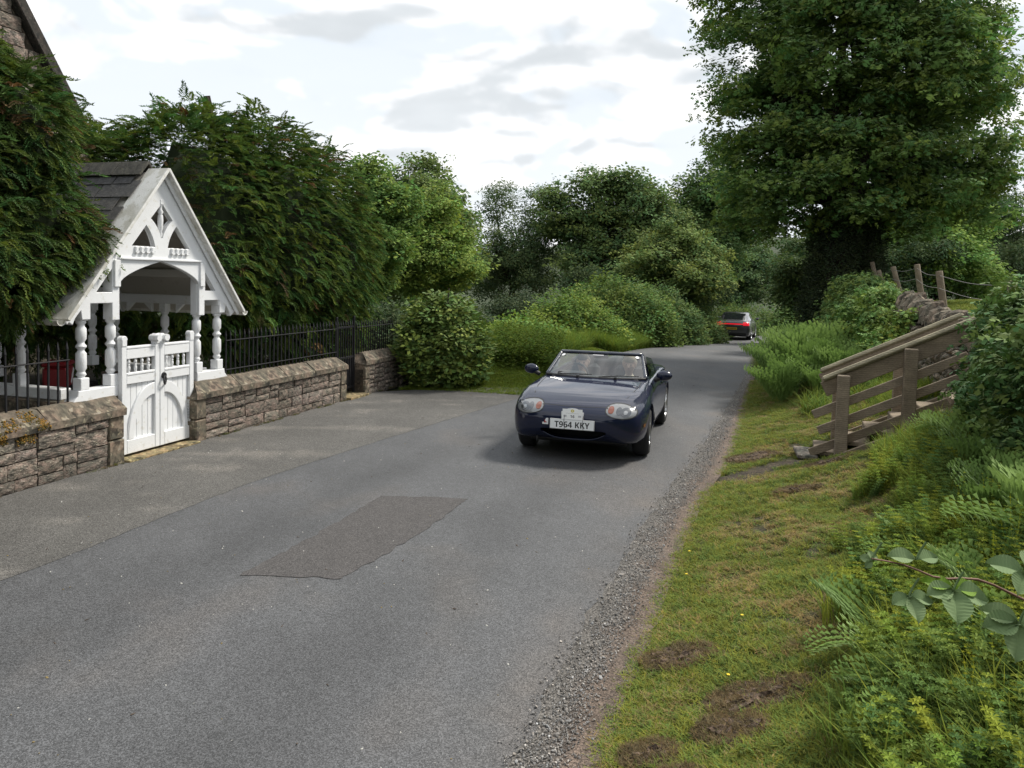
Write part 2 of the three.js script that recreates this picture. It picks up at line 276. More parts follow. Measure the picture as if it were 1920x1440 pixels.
const rockUnits = Array.from({ length: 10 }, (_, k) => { // rock-faced block filling -0.5..0.5, its face towards +z
  const r = rng(700 + k), nx = 4, ny = 3, P = [], t = [];
  for (let j = 0; j <= ny; j++) { P.push([]); for (let i = 0; i <= nx; i++) { const ex = i === 0 || i === nx, ey = j === 0 || j === ny; let x = i / nx - 0.5, y = j / ny - 0.5; if (!ex) x += (r() - 0.5) * 0.10; if (!ey) y += (r() - 0.5) * 0.12; if (ex) x += (r() - 0.5) * 0.035; if (ey) y += (r() - 0.5) * 0.06; P[j].push([x, y, ex || ey ? 0.40 + (r() - 0.5) * 0.05 : 0.47 + r() * 0.11]); } }
  const q = (a, b, c, d) => t.push(a, b, c, a, c, d);
  for (let j = 0; j < ny; j++) for (let i = 0; i < nx; i++) q(P[j][i], P[j][i + 1], P[j + 1][i + 1], P[j + 1][i]);
  const back = (p) => [p[0], p[1], -0.5];
  for (let i = 0; i < nx; i++) { q(back(P[0][i]), back(P[0][i + 1]), P[0][i + 1], P[0][i]); q(P[ny][i], P[ny][i + 1], back(P[ny][i + 1]), back(P[ny][i])); }
  for (let j = 0; j < ny; j++) { q(back(P[j][0]), P[j][0], P[j + 1][0], back(P[j + 1][0])); q(P[j][nx], back(P[j][nx]), back(P[j + 1][nx]), P[j + 1][nx]); }
  const g = toCreasedNormals(soup(t, 1), 0.55); return boxUV(g, 0.45, r(), r());
});
function splitFace(x0, y0, x1, y1, r, out, wMin = 0.16, wMax = 0.52, hMin = 0.09, hMax = 0.235) {
  const w = x1 - x0, h = y1 - y0, bigW = w > wMax * (0.7 + 0.3 * r()), bigH = h > hMax * (0.65 + 0.35 * r());
  if (bigH && (h / hMax > w / wMax || !bigW) && h > 2 * hMin) { const c = y0 + clamp(h * (0.35 + 0.3 * r()), hMin, h - hMin); splitFace(x0, y0, x1, c, r, out, wMin, wMax, hMin, hMax); splitFace(x0, c, x1, y1, r, out, wMin, wMax, hMin, hMax); }
  else if (bigW && w > 2 * wMin) { const c = x0 + clamp(w * (0.3 + 0.4 * r()), wMin, w - wMin); splitFace(x0, y0, c, y1, r, out, wMin, wMax, hMin, hMax); splitFace(c, y0, x1, y1, r, out, wMin, wMax, hMin, hMax); }
  else out.push([x0, y0, x1, y1]);
}
function faceOfStones(parent, x0, y0, x1, y1, zf, r, gap = 0.012, depth = 0.12, lim) {
  const cells = []; splitFace(x0, y0, x1, y1, r, cells, ...(lim ?? []));
  for (const [a, b, c, d] of cells) {
    const m = mesh('stone', pick(r, rockUnits), pick(r, stoneMats), parent);
    m.scale.set(c - a - gap, d - b - gap, depth * (0.9 + 0.35 * r())); m.position.set((a + c) / 2, (b + d) / 2, zf - depth * 0.5 + 0.012 * (r() - 0.5));
    if (r() < 0.5) { m.scale.x *= 1; m.rotation.z = Math.PI; }
  }
}
function coping(parent, x0, x1, y, pieces, r, hipA, hipB) { // weathered coping stones, bevelled on both sides
  const prof = [[0.035, 0], [0.035, 0.075], [-0.13, 0.205], [-0.24, 0.205], [-0.40, 0.075], [-0.40, 0]];
  const cuts = [x0]; for (let i = 1; i < pieces; i++) cuts.push(x0 + ((x1 - x0) * (i + (r() - 0.5) * 0.35)) / pieces); cuts.push(x1);
  for (let i = 0; i < pieces; i++) {
    const a = cuts[i] + 0.005, b = cuts[i + 1] - 0.005, n = 5, rings = [], t = [];
    for (let k = 0; k <= n; k++) { const x = lerp(a, b, k / n); rings.push(prof.map(([z, h], q) => [x, y + h + (q > 0 && q < 5 ? 0.010 * noise3(x * 3, q * 7, i) : 0), z + 0.008 * noise3(x * 2, q * 3, 5 + i)])); }
    const hip = (ring, dir) => ring.map(([x, h, z], q) => (q === 2 || q === 3 ? [x + dir * 0.14, h, z] : [x, h, z]));
    if (hipA && i === 0) rings[0] = hip(rings[0], 1); if (hipB && i === pieces - 1) rings[n] = hip(rings[n], -1);
    for (let k = 0; k < n; k++) for (let q = 0; q < 6; q++) { const A = rings[k][q], B = rings[k + 1][q], C = rings[k + 1][(q + 1) % 6], D = rings[k][(q + 1) % 6]; t.push(A, B, C, A, C, D); }
    for (let q = 1; q < 5; q++) { t.push(rings[0][0], rings[0][q], rings[0][q + 1]); t.push(rings[n][0], rings[n][q + 1], rings[n][q]); }
    mesh('coping_stone', toCreasedNormals(soup(t, 0.8), 0.5), copeMat, parent);
  }
}
function dressed(parent, x, y, z, w, h, d) { mesh('dressed_stone', boxUV(boxAt(w, h, d, x, y, z, 0.012), 0.8, x, y), dressedMat, parent); }
const wallThing = (name, label, s) => thing(name, label, 'stone wall', wallAt(s, 0), WA);
{ // left of the gate
  const r = rng(51), w = wallThing('churchyard_wall', 'stone churchyard wall left of the white gate, orange lichen and moss on its coping', -2), L = -3.2;
  mesh('mortar', boxUV(boxAt(3.2 + 1.98, 0.575, 0.30, (L + 1.98) / 2, 0.2875 - 0.02, -0.185, 0.004), 0.8), mortarMat, w);
  faceOfStones(w, L, 0.0, 1.78, 0.545, 0.0, r);
  dressed(w, 1.885, 0.13, -0.17, 0.22, 0.30, 0.36); dressed(w, 1.885, 0.42, -0.17, 0.21, 0.255, 0.36);
  coping(w, L, 2.0, 0.548, 5, r, false, false);
  const moss = [[0.62, 0.66, 0.05], [0.85, 0.70, 0.035], [0.4, 0.6, 0.05], [0.5, 0.53, 0.03], [0.95, 0.62, 0.03], [0.78, 0.5, 0.04]], mm = [], cc = [], o = new THREE.Object3D(), q = rng(9);
  for (const [mx, my, sp2] of moss) for (let i = 0; i < 110; i++) { const x = mx + (q() + q() - 1) * sp2 * 3, y = my + (q() + q() - 1) * 0.06; o.position.set(x, y, y > 0.62 ? 0.035 - (y - 0.623) * 1.25 : 0.035 - (y < 0.545 ? 0.03 : 0)); o.rotation.set(q() * 6, q() * 6, q() * 6); o.scale.setScalar(0.004 + 0.009 * q()); o.updateMatrix(); mm.push(o.matrix.clone()); cc.push(q() < 0.45 ? lin(0.22, 0.12, 0.02) : lin(0.075, 0.06, 0.015)); }
  instanced('moss', new THREE.IcosahedronGeometry(1, 0), std(lin(1, 1, 1), 1), mm, cc, w);
}
{ // between the white gate and the iron gate
  const r = rng(52), w = wallThing('churchyard_wall', 'long stone churchyard wall right of the white gate under iron railings', 3), a = 1.14 - 3, b = 4.9 - 3;
  mesh('mortar', boxUV(boxAt(b - a - 0.04, 0.575, 0.30, (a + b) / 2, 0.2675, -0.185, 0.004), 0.8), mortarMat, w);
  faceOfStones(w, a + 0.2, 0.0, b - 0.2, 0.545, 0.0, r);
  for (const [x, y, h] of [[a + 0.1, 0.13, 0.30], [a + 0.1, 0.42, 0.255], [b - 0.1, 0.13, 0.30], [b - 0.1, 0.42, 0.255]]) dressed(w, x, y, -0.17, y < 0.3 ? 0.195 : 0.19, h, 0.36);
  coping(w, a - 0.01, b + 0.01, 0.548, 4, r, true, true);
}
{ // short length past the iron gate, ending in rough rubble
  const r = rng(53), w = wallThing('churchyard_wall', 'short stone wall past the iron gate ending in a rough broken end', 6.4), a = 5.56 - 6.4, b = 7.0 - 6.4;
  mesh('mortar', boxUV(boxAt(b - a + 0.5, 0.50, 0.30, (a + b) / 2 + 0.24, 0.21, -0.185, 0.004), 0.8), mortarMat, w);
  faceOfStones(w, a + 0.17, -0.03, b, 0.545, 0.0, r, 0.012, 0.12, [0.12, 0.36, 0.07, 0.16]);
  dressed(w, a + 0.08, 0.13, -0.17, 0.165, 0.30, 0.36); dressed(w, a + 0.08, 0.42, -0.17, 0.16, 0.255, 0.36);
  coping(w, a - 0.01, b, 0.548, 2, r, true, true);
  faceOfStones(w, b + 0.01, -0.12, b + 0.42, 0.44, 0.02, r, 0.012, 0.16, [0.12, 0.3, 0.08, 0.17]);
  for (let i = 0; i < 7; i++) { const m = mesh('stone', rockUnits[i], pick(r, stoneMats), w); m.scale.set(0.2 + 0.1 * r(), 0.12 + 0.06 * r(), 0.22); m.position.set(b + 0.12 + 0.09 * i * (i < 4 ? 1 : 0.5), 0.47 - 0.07 * i + (i > 3 ? 0.12 : 0), -0.10 - 0.05 * (i % 3)); m.rotation.set(0.2 * (r() - 0.5), (i % 2) * 1.2, 0.25 * (r() - 0.5)); }
}
{
  const m = std(lin(0.36, 0.30, 0.17), 0.95, { map: stoneMap, bumpMap: stoneBump, bumpScale: 0.004 });
  let t = thing('threshold_stone', 'pale yellow threshold stone below the white gates', 'threshold', wallAt(0.57, 0.1), WA); mesh('slab', boxUV(boxAt(1.16, 0.09, 0.36, 0, -0.012, 0, 0.008), 0.8), m, t);
  t = thing('threshold_stone', 'pale threshold stone in the gap below the narrow iron gate', 'threshold', wallAt(5.23, 0.12), WA); mesh('slab', boxUV(boxAt(0.66, 0.10, 0.42, 0, 0, 0, 0.008), 0.8), m, t);
}
const iron = std(lin(0.012, 0.012, 0.014), 0.55, { metalness: 0.2 });
const barGeo = (h) => join([boxAt(0.018, h - 0.07, 0.018, 0, (h - 0.07) / 2, 0, 0.002), at(new THREE.ConeGeometry(0.017, 0.09, 5), 0, h - 0.03, 0)]);
function railing(label, s0, s1, y0, h, n, step, rails) {
  const t = thing('iron_railing', label, 'railing', wallAt((s0 + s1) / 2, n, y0), WA), L = s1 - s0, g = barGeo(h), count = Math.round(L / step);
  for (let i = 0; i <= count; i++) { const b = mesh('bar', g, iron, t); b.position.set(-L / 2 + (L * i) / count, 0, 0); b.rotation.z = 0.01 * Math.sin(i * 7.3); }
  for (const y of rails) mesh('rail', boxAt(L + 0.03, 0.012, 0.036, 0, y, 0, 0.002), iron, t);
  return t;
}
railing('black iron railing on the wall left of the lych gate', -5.0, -0.56, 0.73, 0.66, 0.2, 0.118, [0.47]);
railing('long black iron railing between the lych gate and the iron gate', 1.98, 4.86, 0.73, 0.64, 0.2, 0.098, [0.50, 0.10]);
railing('short black iron railing on the end of the wall by the round shrub', 5.6, 7.02, 0.73, 0.60, 0.2, 0.088, [0.49]);
{
  const t = thing('iron_gate', 'narrow black iron gate standing in the gap between stone walls', 'gate', wallAt(5.23, 0.22), WA), g = barGeo(1.26);
  for (let i = 0; i < 7; i++) mesh('bar', g, iron, t).position.set(-0.24 + 0.08 * i, 0.10, 0);
  for (const x of [-0.3, 0.3]) mesh('stile', boxAt(0.035, 1.42, 0.035, x, 0.72, 0, 0.003), iron, t);
  for (const y of [0.16, 0.7, 1.24]) mesh('rail', boxAt(0.57, 0.035, 0.014, 0, y, 0, 0.002), iron, t);
  mesh('kick_plate', boxAt(0.56, 0.5, 0.006, 0, 0.42, -0.012, 0.001), iron, t);
}

// ---------- lych gate ----------
const paintBump = texture(256, (u, v) => 0.5 + 0.25 * tn1(u, v, 3, 3) + 0.3 * tn2(u * 1, v, 24, 2), false, 2, 2);
const paintMap = texture(512, (u, v) => { const a = tn3(u, v, 3, 5), b = sstep(0.34, 0.6, tn4(u, v, 7, 5)); const k = 0.965 + 0.02 * a - 0.05 * b; return [k, k - 0.008 * b, k - 0.03 * b]; }, true, 0.8, 0.8);
const white = std(lin(0.80, 0.81, 0.82), 0.5, { map: paintMap, bumpMap: paintBump, bumpScale: 0.0025 });
const stainMap = texture(512, (u, v) => { const b = sstep(-0.12, 0.45, tn4(u, v, 3, 5)), c = sstep(0.3, 0.5, tn2(u, v, 10, 4)); const k = 0.95 - 0.12 * b - 0.10 * c; return [k, k - 0.008 * b, k - 0.035 * b - 0.02 * c]; }, true, 0.9, 0.9);
const stainedWhite = std(lin(0.74, 0.735, 0.71), 0.7, { map: stainMap, bumpMap: paintBump, bumpScale: 0.003 });
const turned = (h, r) => { // profile of a turned post, height h, largest radius r
  const k = [[0.62, 0], [0.62, 0.02], [0.95, 0.06], [0.72, 0.10], [0.66, 0.12], [0.98, 0.17], [1, 0.30], [0.97, 0.43], [0.62, 0.47], [0.60, 0.50], [0.98, 0.535], [0.98, 0.56], [0.62, 0.60], [0.64, 0.63], [0.97, 0.68], [1, 0.78], [0.96, 0.86], [0.62, 0.90], [0.66, 0.93], [0.95, 0.96], [0.9, 0.99], [0.7, 1]];
  return lathe(k.map(([a, b]) => [a * r, b * h]), 18);
};
{
  const cx = 0.70, n0 = 0.2, lg = thing('lych_gate', 'white painted timber lych gate with slate roof, turned posts and fretted gable', 'lych gate', wallAt(cx, 0.2 + 0.85, 0), WA);
  const Z = (n) => -(n - 1.05), part = (name, g, m = white, p = lg) => mesh(name, boxUV(g, 1, 0.3, 0.1), m, p); // x = s - cx, z = Z(n)
  const front = Z(0.15);
  // stone plinths under the side sills
  for (const x of [-1.09, 1.09]) mesh('plinth', boxUV(boxAt(0.30, 0.42, 1.62, x, 0.53, Z(1.2), 0.01), 0.8), dressedMat, lg);
  // sills
  const sillShape = (a, b, tip) => { const s = new THREE.Shape(); s.moveTo(a, 0); s.lineTo(b, 0); s.lineTo(b - (tip > 0 ? 0.06 : 0), 0.06); s.lineTo(b - (tip > 0 ? 0.075 : 0), 0.12); s.lineTo(a + (tip < 0 ? 0.075 : 0), 0.12); s.lineTo(a + (tip < 0 ? 0.06 : 0), 0.06); s.closePath(); return s; };
  part('sill', at(extrude(sillShape(-1.25, -0.645, -1), 0.14), 0, 0.742, front - 0.13)); part('sill', at(extrude(sillShape(0.645, 1.25, 1), 0.14), 0, 0.742, front - 0.13));
  for (const x of [-1.09, 1.09]) part('sill', boxAt(0.14, 0.12, 1.58, x, 0.802, Z(1.2), 0.008));
  // posts: base block, turned shaft, head block
  const shaft = turned(0.62, 0.056);
  const post = (x, n, top) => { const p = part('post', boxAt(0.115, 0.13, 0.115, x, 0.927, Z(n), 0.006)); mesh('turned_shaft', at(shaft.clone(), x, 0.99, Z(n)), white, p); part('head_block', boxAt(0.105, top - 1.605, 0.105, x, (top + 1.605) / 2, Z(n), 0.006), white, p); };
  for (const x of [-0.695, 0.695]) { post(x, n0, 2.2); post(x, 1.9, 1.95); }
  for (const x of [-1.09, 1.09]) { post(x, n0, 1.78); post(x, 1.05, 1.72); post(x, 1.9, 1.72); }
  for (const x of [-1.09, 1.09]) { part('wall_plate', boxAt(0.12, 0.12, 1.85, x, 1.775, Z(1.05), 0.008)); for (const n of [0.45, 0.83, 1.28, 1.66]) part('bracket', at(extrude(poly([[0, 0], [0.13, 0], [0.02, -0.10], [0, -0.12]]), 0.05), x - 0.025 * 0, 1.715, Z(n), 0, n === 0.45 || n === 1.28 ? Math.PI / 2 : -Math.PI / 2)); }
  // fretted gable boards, front and back
  const gable = () => {
    const s = new THREE.Shape(), R = [[1.40, 1.66], [1.27, 1.57], [1.235, 1.64], [1.165, 1.72], [1.15, 1.62], [1.04, 1.62], [1.04, 1.79], [0.75, 1.79], [0.75, 1.60], [0.645, 1.60], [0.645, 2.0]];
    s.moveTo(0, 3.32); for (const p of R) s.lineTo(...p);
    s.bezierCurveTo(0.60, 2.10, 0.30, 2.20, 0, 2.27); s.bezierCurveTo(-0.30, 2.20, -0.60, 2.10, -0.645, 2.0);
    for (const [x, y] of [...R].reverse().slice(1)) s.lineTo(-x, y);
    s.closePath();
    const hole = (f) => { const h = new THREE.Path(); f(h); h.closePath(); s.holes.push(h); };
    for (const k of [-1, 1]) {
      hole((h) => { h.moveTo(k * 0.75, 1.91); h.lineTo(k * 0.75, 2.17); h.lineTo(k * 0.965, 1.91); });
      hole((h) => { h.moveTo(k * 0.245, 2.70); h.quadraticCurveTo(k * 0.13, 2.58, k * 0.10, 2.435); h.lineTo(k * 0.475, 2.435); });
    }
    hole((h) => { h.moveTo(0, 2.97); h.lineTo(0.185, 2.77); h.quadraticCurveTo(0.06, 2.68, 0.02, 2.545); h.lineTo(-0.02, 2.545); h.quadraticCurveTo(-0.06, 2.68, -0.185, 2.77); });
    return extrude(s, 0.07, 0.006, 10);
  };
  part('gable_board', at(gable(), 0, 0, front - 0.035)); part('gable_board', at(gable(), 0, 0, Z(1.98)));
  // raised beam and arch moulding on the front
  part('beam', boxAt(1.34, 0.028, 0.035, 0, 2.29, front + 0.045, 0.006));
  for (const x of [-0.69, 0.69]) part('moulding', boxAt(0.085, 0.30, 0.028, x, 2.12, front + 0.045, 0.005));
  for (const k of [-1, 1]) for (let i = 0; i < 4; i++) part('carved_scallop', join([boxAt(0.055, 0.075, 0.03, k * 0.285 + (i - 1.5) * 0.082, 2.455 - 0.055, front + 0.045, 0.012), at(new THREE.TorusGeometry(0.026, 0.009, 5, 8, Math.PI), k * 0.285 + (i - 1.5) * 0.082, 2.355 + 0.03, front + 0.058, 0, 0, Math.PI)]));
  mesh('pendant', at(lathe([[0.02, 0], [0.024, 0.05], [0.018, 0.06], [0.03, 0.1], [0.034, 0.2], [0.03, 0.26], [0.02, 0.27], [0.036, 0.3], [0.02, 0.33], [0.022, 0.36], [0.03, 0.39]], 12), 0, 2.56, front + 0.01), white, lg); part('pendant_block', boxAt(0.06, 0.06, 0.06, 0, 2.975, front + 0.012, 0.004));
  // sloping capping boards and mouldings along both verges
  const ea = [1.42, 1.63], ap = [0, 3.365], ang = Math.atan2(ap[1] - ea[1], -ea[0]);
  for (const k of [-1, 1]) {
    part('verge_board', span([k * ea[0], ea[1], Z(0.15)], [0, ap[1], Z(0.15)], 0.30, 0.04, 0.006, V(k * Math.sin(ang), -Math.cos(ang) * 1, 0).normalize()), stainedWhite);
    part('verge_moulding', span([k * (ea[0] - 0.03), ea[1] - 0.035, front + 0.06], [0, ap[1] - 0.05, front + 0.06], 0.03, 0.05, 0.008, V(k * 0.77, 0.63, 0)));
    part('roof_boards', span([k * (ea[0] - 0.02), ea[1] - 0.01, Z(1.15)], [0, ap[1] - 0.035, Z(1.15)], 1.72, 0.022, 0.004, V(k * 0.77, 0.63, 0)), std(lin(0.52, 0.49, 0.44), 0.9, { map: paintMap }));
    for (const f of [0.33, 0.66]) part('purlin', boxAt(0.08, 0.10, 1.7, k * ea[0] * f * 0.95, lerp(ap[1], ea[1], f) - 0.09, Z(1.05), 0.006), std(lin(0.6, 0.58, 0.54), 0.8));
    // gutter
    const gs = new THREE.Shape(); gs.absarc(0, 0, 0.055, Math.PI, 2 * Math.PI); gs.absarc(0, 0, 0.046, 2 * Math.PI, Math.PI, true); const gg = new THREE.ExtrudeGeometry(gs, { depth: 1.98, bevelEnabled: false, curveSegments: 8 });
    part('gutter', at(gg, k * (ea[0] + 0.055), ea[1] - 0.0, Z(2.02)), stainedWhite);
  }
  // slates in courses, lapped and each a little uneven
  const roof = new THREE.Group(); roof.name = 'roof'; lg.add(roof);
  const slateMap = texture(512, (u, v) => { const a = tn2(u, v, 4, 5), b = tn1(u, v, 16, 3), l = sstep(0.32, 0.46, tn4(u, v, 6, 4)), k = 0.70 + 0.2 * a + 0.14 * b; return [k + 0.12 * l, k + 0.12 * l, k * 0.99 + 0.07 * l]; }, true, 1.6, 1.6);
  const slates = [[0.118, 0.112, 0.110], [0.098, 0.094, 0.096], [0.135, 0.127, 0.120], [0.112, 0.104, 0.098]].map((c) => std(lin(...c), 0.72, { map: slateMap, bumpMap: stoneBump, bumpScale: 0.006 }));
  const r = rng(61), sl = Math.hypot(ea[0], ap[1] - ea[1]), rows = 10, rowH = (sl - 0.10) / rows, tilt = Math.atan2(ap[1] - ea[1], ea[0]);
  const slateGeos = Array.from({ length: 6 }, (_, i) => { const q = rng(90 + i), g = cbox(0.255, 0.009, rowH * 1.32, 0.003), p = g.attributes.position; for (let j = 0; j < p.count; j++) if (p.getZ(j) > 0) p.setZ(j, p.getZ(j) + 0.010 * noise2(p.getX(j) * 14, i * 9)); return boxUV(g, 1, q(), q()); });
  for (const k of [-1, 1]) for (let i = 0; i < rows; i++) {
    const along = 0.06 + rowH * (i + 0.5), off = i % 2 ? 0.13 : 0;
    for (let n = 0.32 - off; n < 1.96; n += 0.265) {
      if (n < 0.28) continue; const jx = (r() - 0.5) * 0.012, m = mesh('slate', pick(r, slateGeos), pick(r, slates), roof), t = along / sl;
      const px = k * ea[0] * (1 - t), py = lerp(ea[1], ap[1], t), up = 0.034 + r() * 0.004;
      m.position.set(px + k * Math.sin(tilt) * up, py + Math.cos(tilt) * up, Z(n + 0.06 + jx));
      m.rotation.set(0, 0, 0); m.rotation.order = 'YXZ'; m.rotation.y = k * Math.PI / 2; m.rotation.x = tilt - 0.045 + (r() - 0.5) * 0.012; m.rotation.z = (r() - 0.5) * 0.012;
    }
  }
  for (let i = 0; i < 4; i++) part('ridge_tile', at(extrude(poly([[-0.13, -0.13], [0, 0.02], [0.13, -0.13], [0.155, -0.12], [0.012, 0.055], [-0.012, 0.055], [-0.155, -0.12]]), 0.415, 0.004), 0, ap[1] + 0.045, Z(0.30 + 0.42 * (i + 1))), std(lin(0.115, 0.108, 0.09), 0.9, { map: slateMap, bumpMap: stoneBump, bumpScale: 0.006 }), roof);
  // the two gate leaves: each swings by itself
  const leaf = (x0, x1, label, meet) => {
    const w = x1 - x0, t = thing('wooden_gate', label, 'gate', wallAt((x0 + x1) / 2, 0.12, 0.05), WA), P = (name, g, m = white, p = t) => mesh(name, boxUV(g, 1, x0, 0), m, p), h = w / 2;
    for (const k of [-1, 1]) {
      const st = P('stile', boxAt(0.075, 1.24, 0.06, k * (h - 0.0375), 0.63, 0, 0.006));
      const roll = new THREE.Shape(); roll.moveTo(-0.0375, 0); roll.lineTo(0.0375, 0); roll.lineTo(0.0375, 0.07); roll.absarc(0.0, 0.075, 0.0455, 0, Math.PI); roll.lineTo(-0.0375, 0.07); roll.closePath();
      P('stile_head', at(extrude(roll, 0.075, 0.006), k * (h - 0.0375) - (k === meet ? 0.0 : 0), 1.245, -0.0375), white, st);
      if (k === meet) P('head_roll', at(new THREE.CylinderGeometry(0.04, 0.04, 0.13, 14), k * (h - 0.06), 1.315, 0.02, Math.PI / 2), white, st);
    }
    const iw = w - 0.15;
    P('top_rail', boxAt(iw, 0.115, 0.052, 0, 1.155, 0, 0.006)); P('top_rail_cap', boxAt(iw, 0.028, 0.064, 0, 1.2265, 0, 0.006));
    P('middle_rail', boxAt(iw, 0.10, 0.052, 0, 0.86, 0, 0.006)); P('moulding', boxAt(iw, 0.03, 0.064, 0, 0.925, 0, 0.006));
    P('bottom_rail', boxAt(iw, 0.16, 0.056, 0, 0.09, 0, 0.006));
    const nb = 5; for (let i = 0; i < nb; i++) P('board', boxAt(iw / nb - 0.004, 0.645, 0.018, -iw / 2 + (iw / nb) * (i + 0.5), 0.49, -0.012, 0.003));
    const spn = turned(0.155, 0.0185); for (let i = 0; i < 4; i++) mesh('spindle', at(spn.clone(), -iw / 2 + (iw * (i + 0.55)) / 4.35, 0.941, 0), white, t);
    // arched brace rising towards the meeting stile
    const arc = new THREE.Shape(), ra = iw * 0.94, rb = 0.6, cx2 = meet * iw / 2, q = (k, a) => [cx2 - meet * ra * k * Math.cos(a), 0.17 + rb * k * Math.sin(a) * (k > 0.9 ? 1.03 : 1)];
    for (let i = 0; i <= 14; i++) { const a = (i / 14) * Math.PI / 2; const [x, y] = q(1, a); i ? arc.lineTo(x, y) : arc.moveTo(x, y); } for (let i = 14; i >= 0; i--) arc.lineTo(...q(0.80, (i / 14) * Math.PI / 2));
    P('arched_brace', at(extrude(arc, 0.03, 0.005), 0, 0, -0.003));
    return t;
  };
  leaf(0.055, 0.635, 'left leaf of the white wooden churchyard gates', 1);
  const rl = leaf(0.64, 1.22, 'right leaf of the white wooden gates with black ring handle', -1);
  const ring = mesh('ring_handle', at(new THREE.TorusGeometry(0.05, 0.010, 8, 20), -0.235, 0.80, 0.052, 0, 0.5), iron, rl); mesh('rose', at(new THREE.CylinderGeometry(0.035, 0.04, 0.02, 10), -0.235, 0.855, 0.038, Math.PI / 2), iron, ring);
}
{ // red box on legs inside the lych gate
  const t = thing('red_box', 'red box with a white stripe standing behind the railings in the lych gate', 'box', wallAt(0.27, 1.25, 0.34), WA + 0.6);
  const red = std(lin(0.20, 0.010, 0.014), 0.5);
  mesh('body', boxAt(0.34, 0.24, 0.26, 0, 0.53, 0, 0.02), red, t); mesh('lid', boxAt(0.37, 0.06, 0.29, 0, 0.685, 0, 0.025), red, t); mesh('stripe', boxAt(0.05, 0.20, 0.004, 0.09, 0.53, 0.131, 0.001, 0, 0, -0.6), std(lin(0.75, 0.75, 0.75), 0.5), t);
  for (const x of [-0.13, 0.13]) mesh('leg', boxAt(0.04, 0.41, 0.22, x, 0.205, 0, 0.004), iron, t);
}

// ---------- cars ----------
function loft(keys, cols, sample, seg = 30) { // keys: rows [z, ...]; sample(row values) -> half section from top centre to bottom centre
  const zs = []; for (let i = 0; i < keys.length - 1; i++) { const n = Math.max(1, Math.round((keys[i][0] - keys[i + 1][0]) / 0.05)); for (let k = 0; k < n; k++) zs.push(lerp(keys[i][0], keys[i + 1][0], k / n)); } zs.push(keys[keys.length - 1][0]);
  const fs = Array.from({ length: cols }, (_, c) => curve([...keys].reverse().map((k) => [k[0], k[c + 1]])));
  const rings = zs.map((z) => { const half = new THREE.CatmullRomCurve3(sample(...fs.map((f) => f(z))).map(([x, y]) => V(x, y, 0)), false, 'centripetal').getSpacedPoints(seg), full = half.map((p) => [p.x, p.y, z]); for (let i = half.length - 2; i > 0; i--) full.push([-half[i].x, half[i].y, z]); return full; });
  const m = rings[0].length, pos = rings.flat(2), idx = [];
  for (let i = 0; i < rings.length - 1; i++) for (let j = 0; j < m; j++) { const a = i * m + j, b = i * m + (j + 1) % m; idx.push(a, a + m, b, b, a + m, b + m); }
  for (const [k, flip] of [[0, 1], [rings.length - 1, 0]]) { const c = pos.length / 3, ring = rings[k]; pos.push(0, ring.reduce((s, p) => s + p[1], 0) / m, ring[0][2]); for (let j = 0; j < m; j++) { const a = k * m + j, b = k * m + (j + 1) % m; flip ? idx.push(c, a, b) : idx.push(c, b, a); } }
  const g = new THREE.BufferGeometry(); g.setAttribute('position', new THREE.Float32BufferAttribute(pos, 3)); g.setIndex(idx); g.computeVertexNormals();
  let vol = 0; const p = g.attributes.position, A = V(), B = V(), C = V(); for (let i = 0; i < idx.length; i += 3) { A.fromBufferAttribute(p, idx[i]); B.fromBufferAttribute(p, idx[i + 1]); C.fromBufferAttribute(p, idx[i + 2]); vol += A.dot(B.cross(C)); }
  if (vol < 0) { for (let i = 0; i < idx.length; i += 3) [idx[i], idx[i + 1]] = [idx[i + 1], idx[i]]; g.setIndex(idx); g.computeVertexNormals(); }
  g.setAttribute('uv', new THREE.Float32BufferAttribute(new Float32Array((pos.length / 3) * 2), 2)); return g;
}
const csg = new Evaluator(); csg.attributes = ['position', 'normal', 'uv']; csg.useGroups = false;
function cut(geo, tools) { let a = new Brush(geo); a.updateMatrixWorld(); for (const t of tools) { if (!t.attributes.uv) t.setAttribute('uv', new THREE.Float32BufferAttribute(new Float32Array(t.attributes.position.count * 2), 2)); const b = new Brush(t); b.updateMatrixWorld(); a = csg.evaluate(a, b, SUBTRACTION); } return a.geometry; }
const caster = new THREE.Raycaster();
function drape(target, pts, dir, off, depth = 0) { // lay a grid of points (rows of equal length) on the target along dir, proud by off
  const d = V(...dir), rows = pts.map((row) => row.map((p) => { caster.set(V(...p).addScaledVector(d, -3), d); const hit = caster.intersectObject(target)[0]; return hit ? hit.point.clone().addScaledVector(d, -off) : null; }));
  const pos = [], idx = [], w = rows[0].length; let last = V(0, 0, 0);
  for (const row of rows) for (const p of row) { if (p) last = p; pos.push(last.x, last.y, last.z); }
  for (let j = 0; j < rows.length - 1; j++) for (let i = 0; i < w - 1; i++) { const a = j * w + i, b = a + w; idx.push(a, a + 1, b, a + 1, b + 1, b); }
  const g = new THREE.BufferGeometry(); g.setAttribute('position', new THREE.Float32BufferAttribute(pos, 3)); g.setIndex(idx); g.computeVertexNormals();
  const n = g.attributes.normal; let s = 0; for (let i = 0; i < n.count; i++) s += n.getX(i) * d.x + n.getY(i) * d.y + n.getZ(i) * d.z;
  if (s > 0) { for (let i = 0; i < idx.length; i += 3) [idx[i], idx[i + 1]] = [idx[i + 1], idx[i]]; g.setIndex(idx); g.computeVertexNormals(); }
  g.setAttribute('uv', new THREE.Float32BufferAttribute(new Float32Array((pos.length / 3) * 2), 2)); return g.toNonIndexed();
}
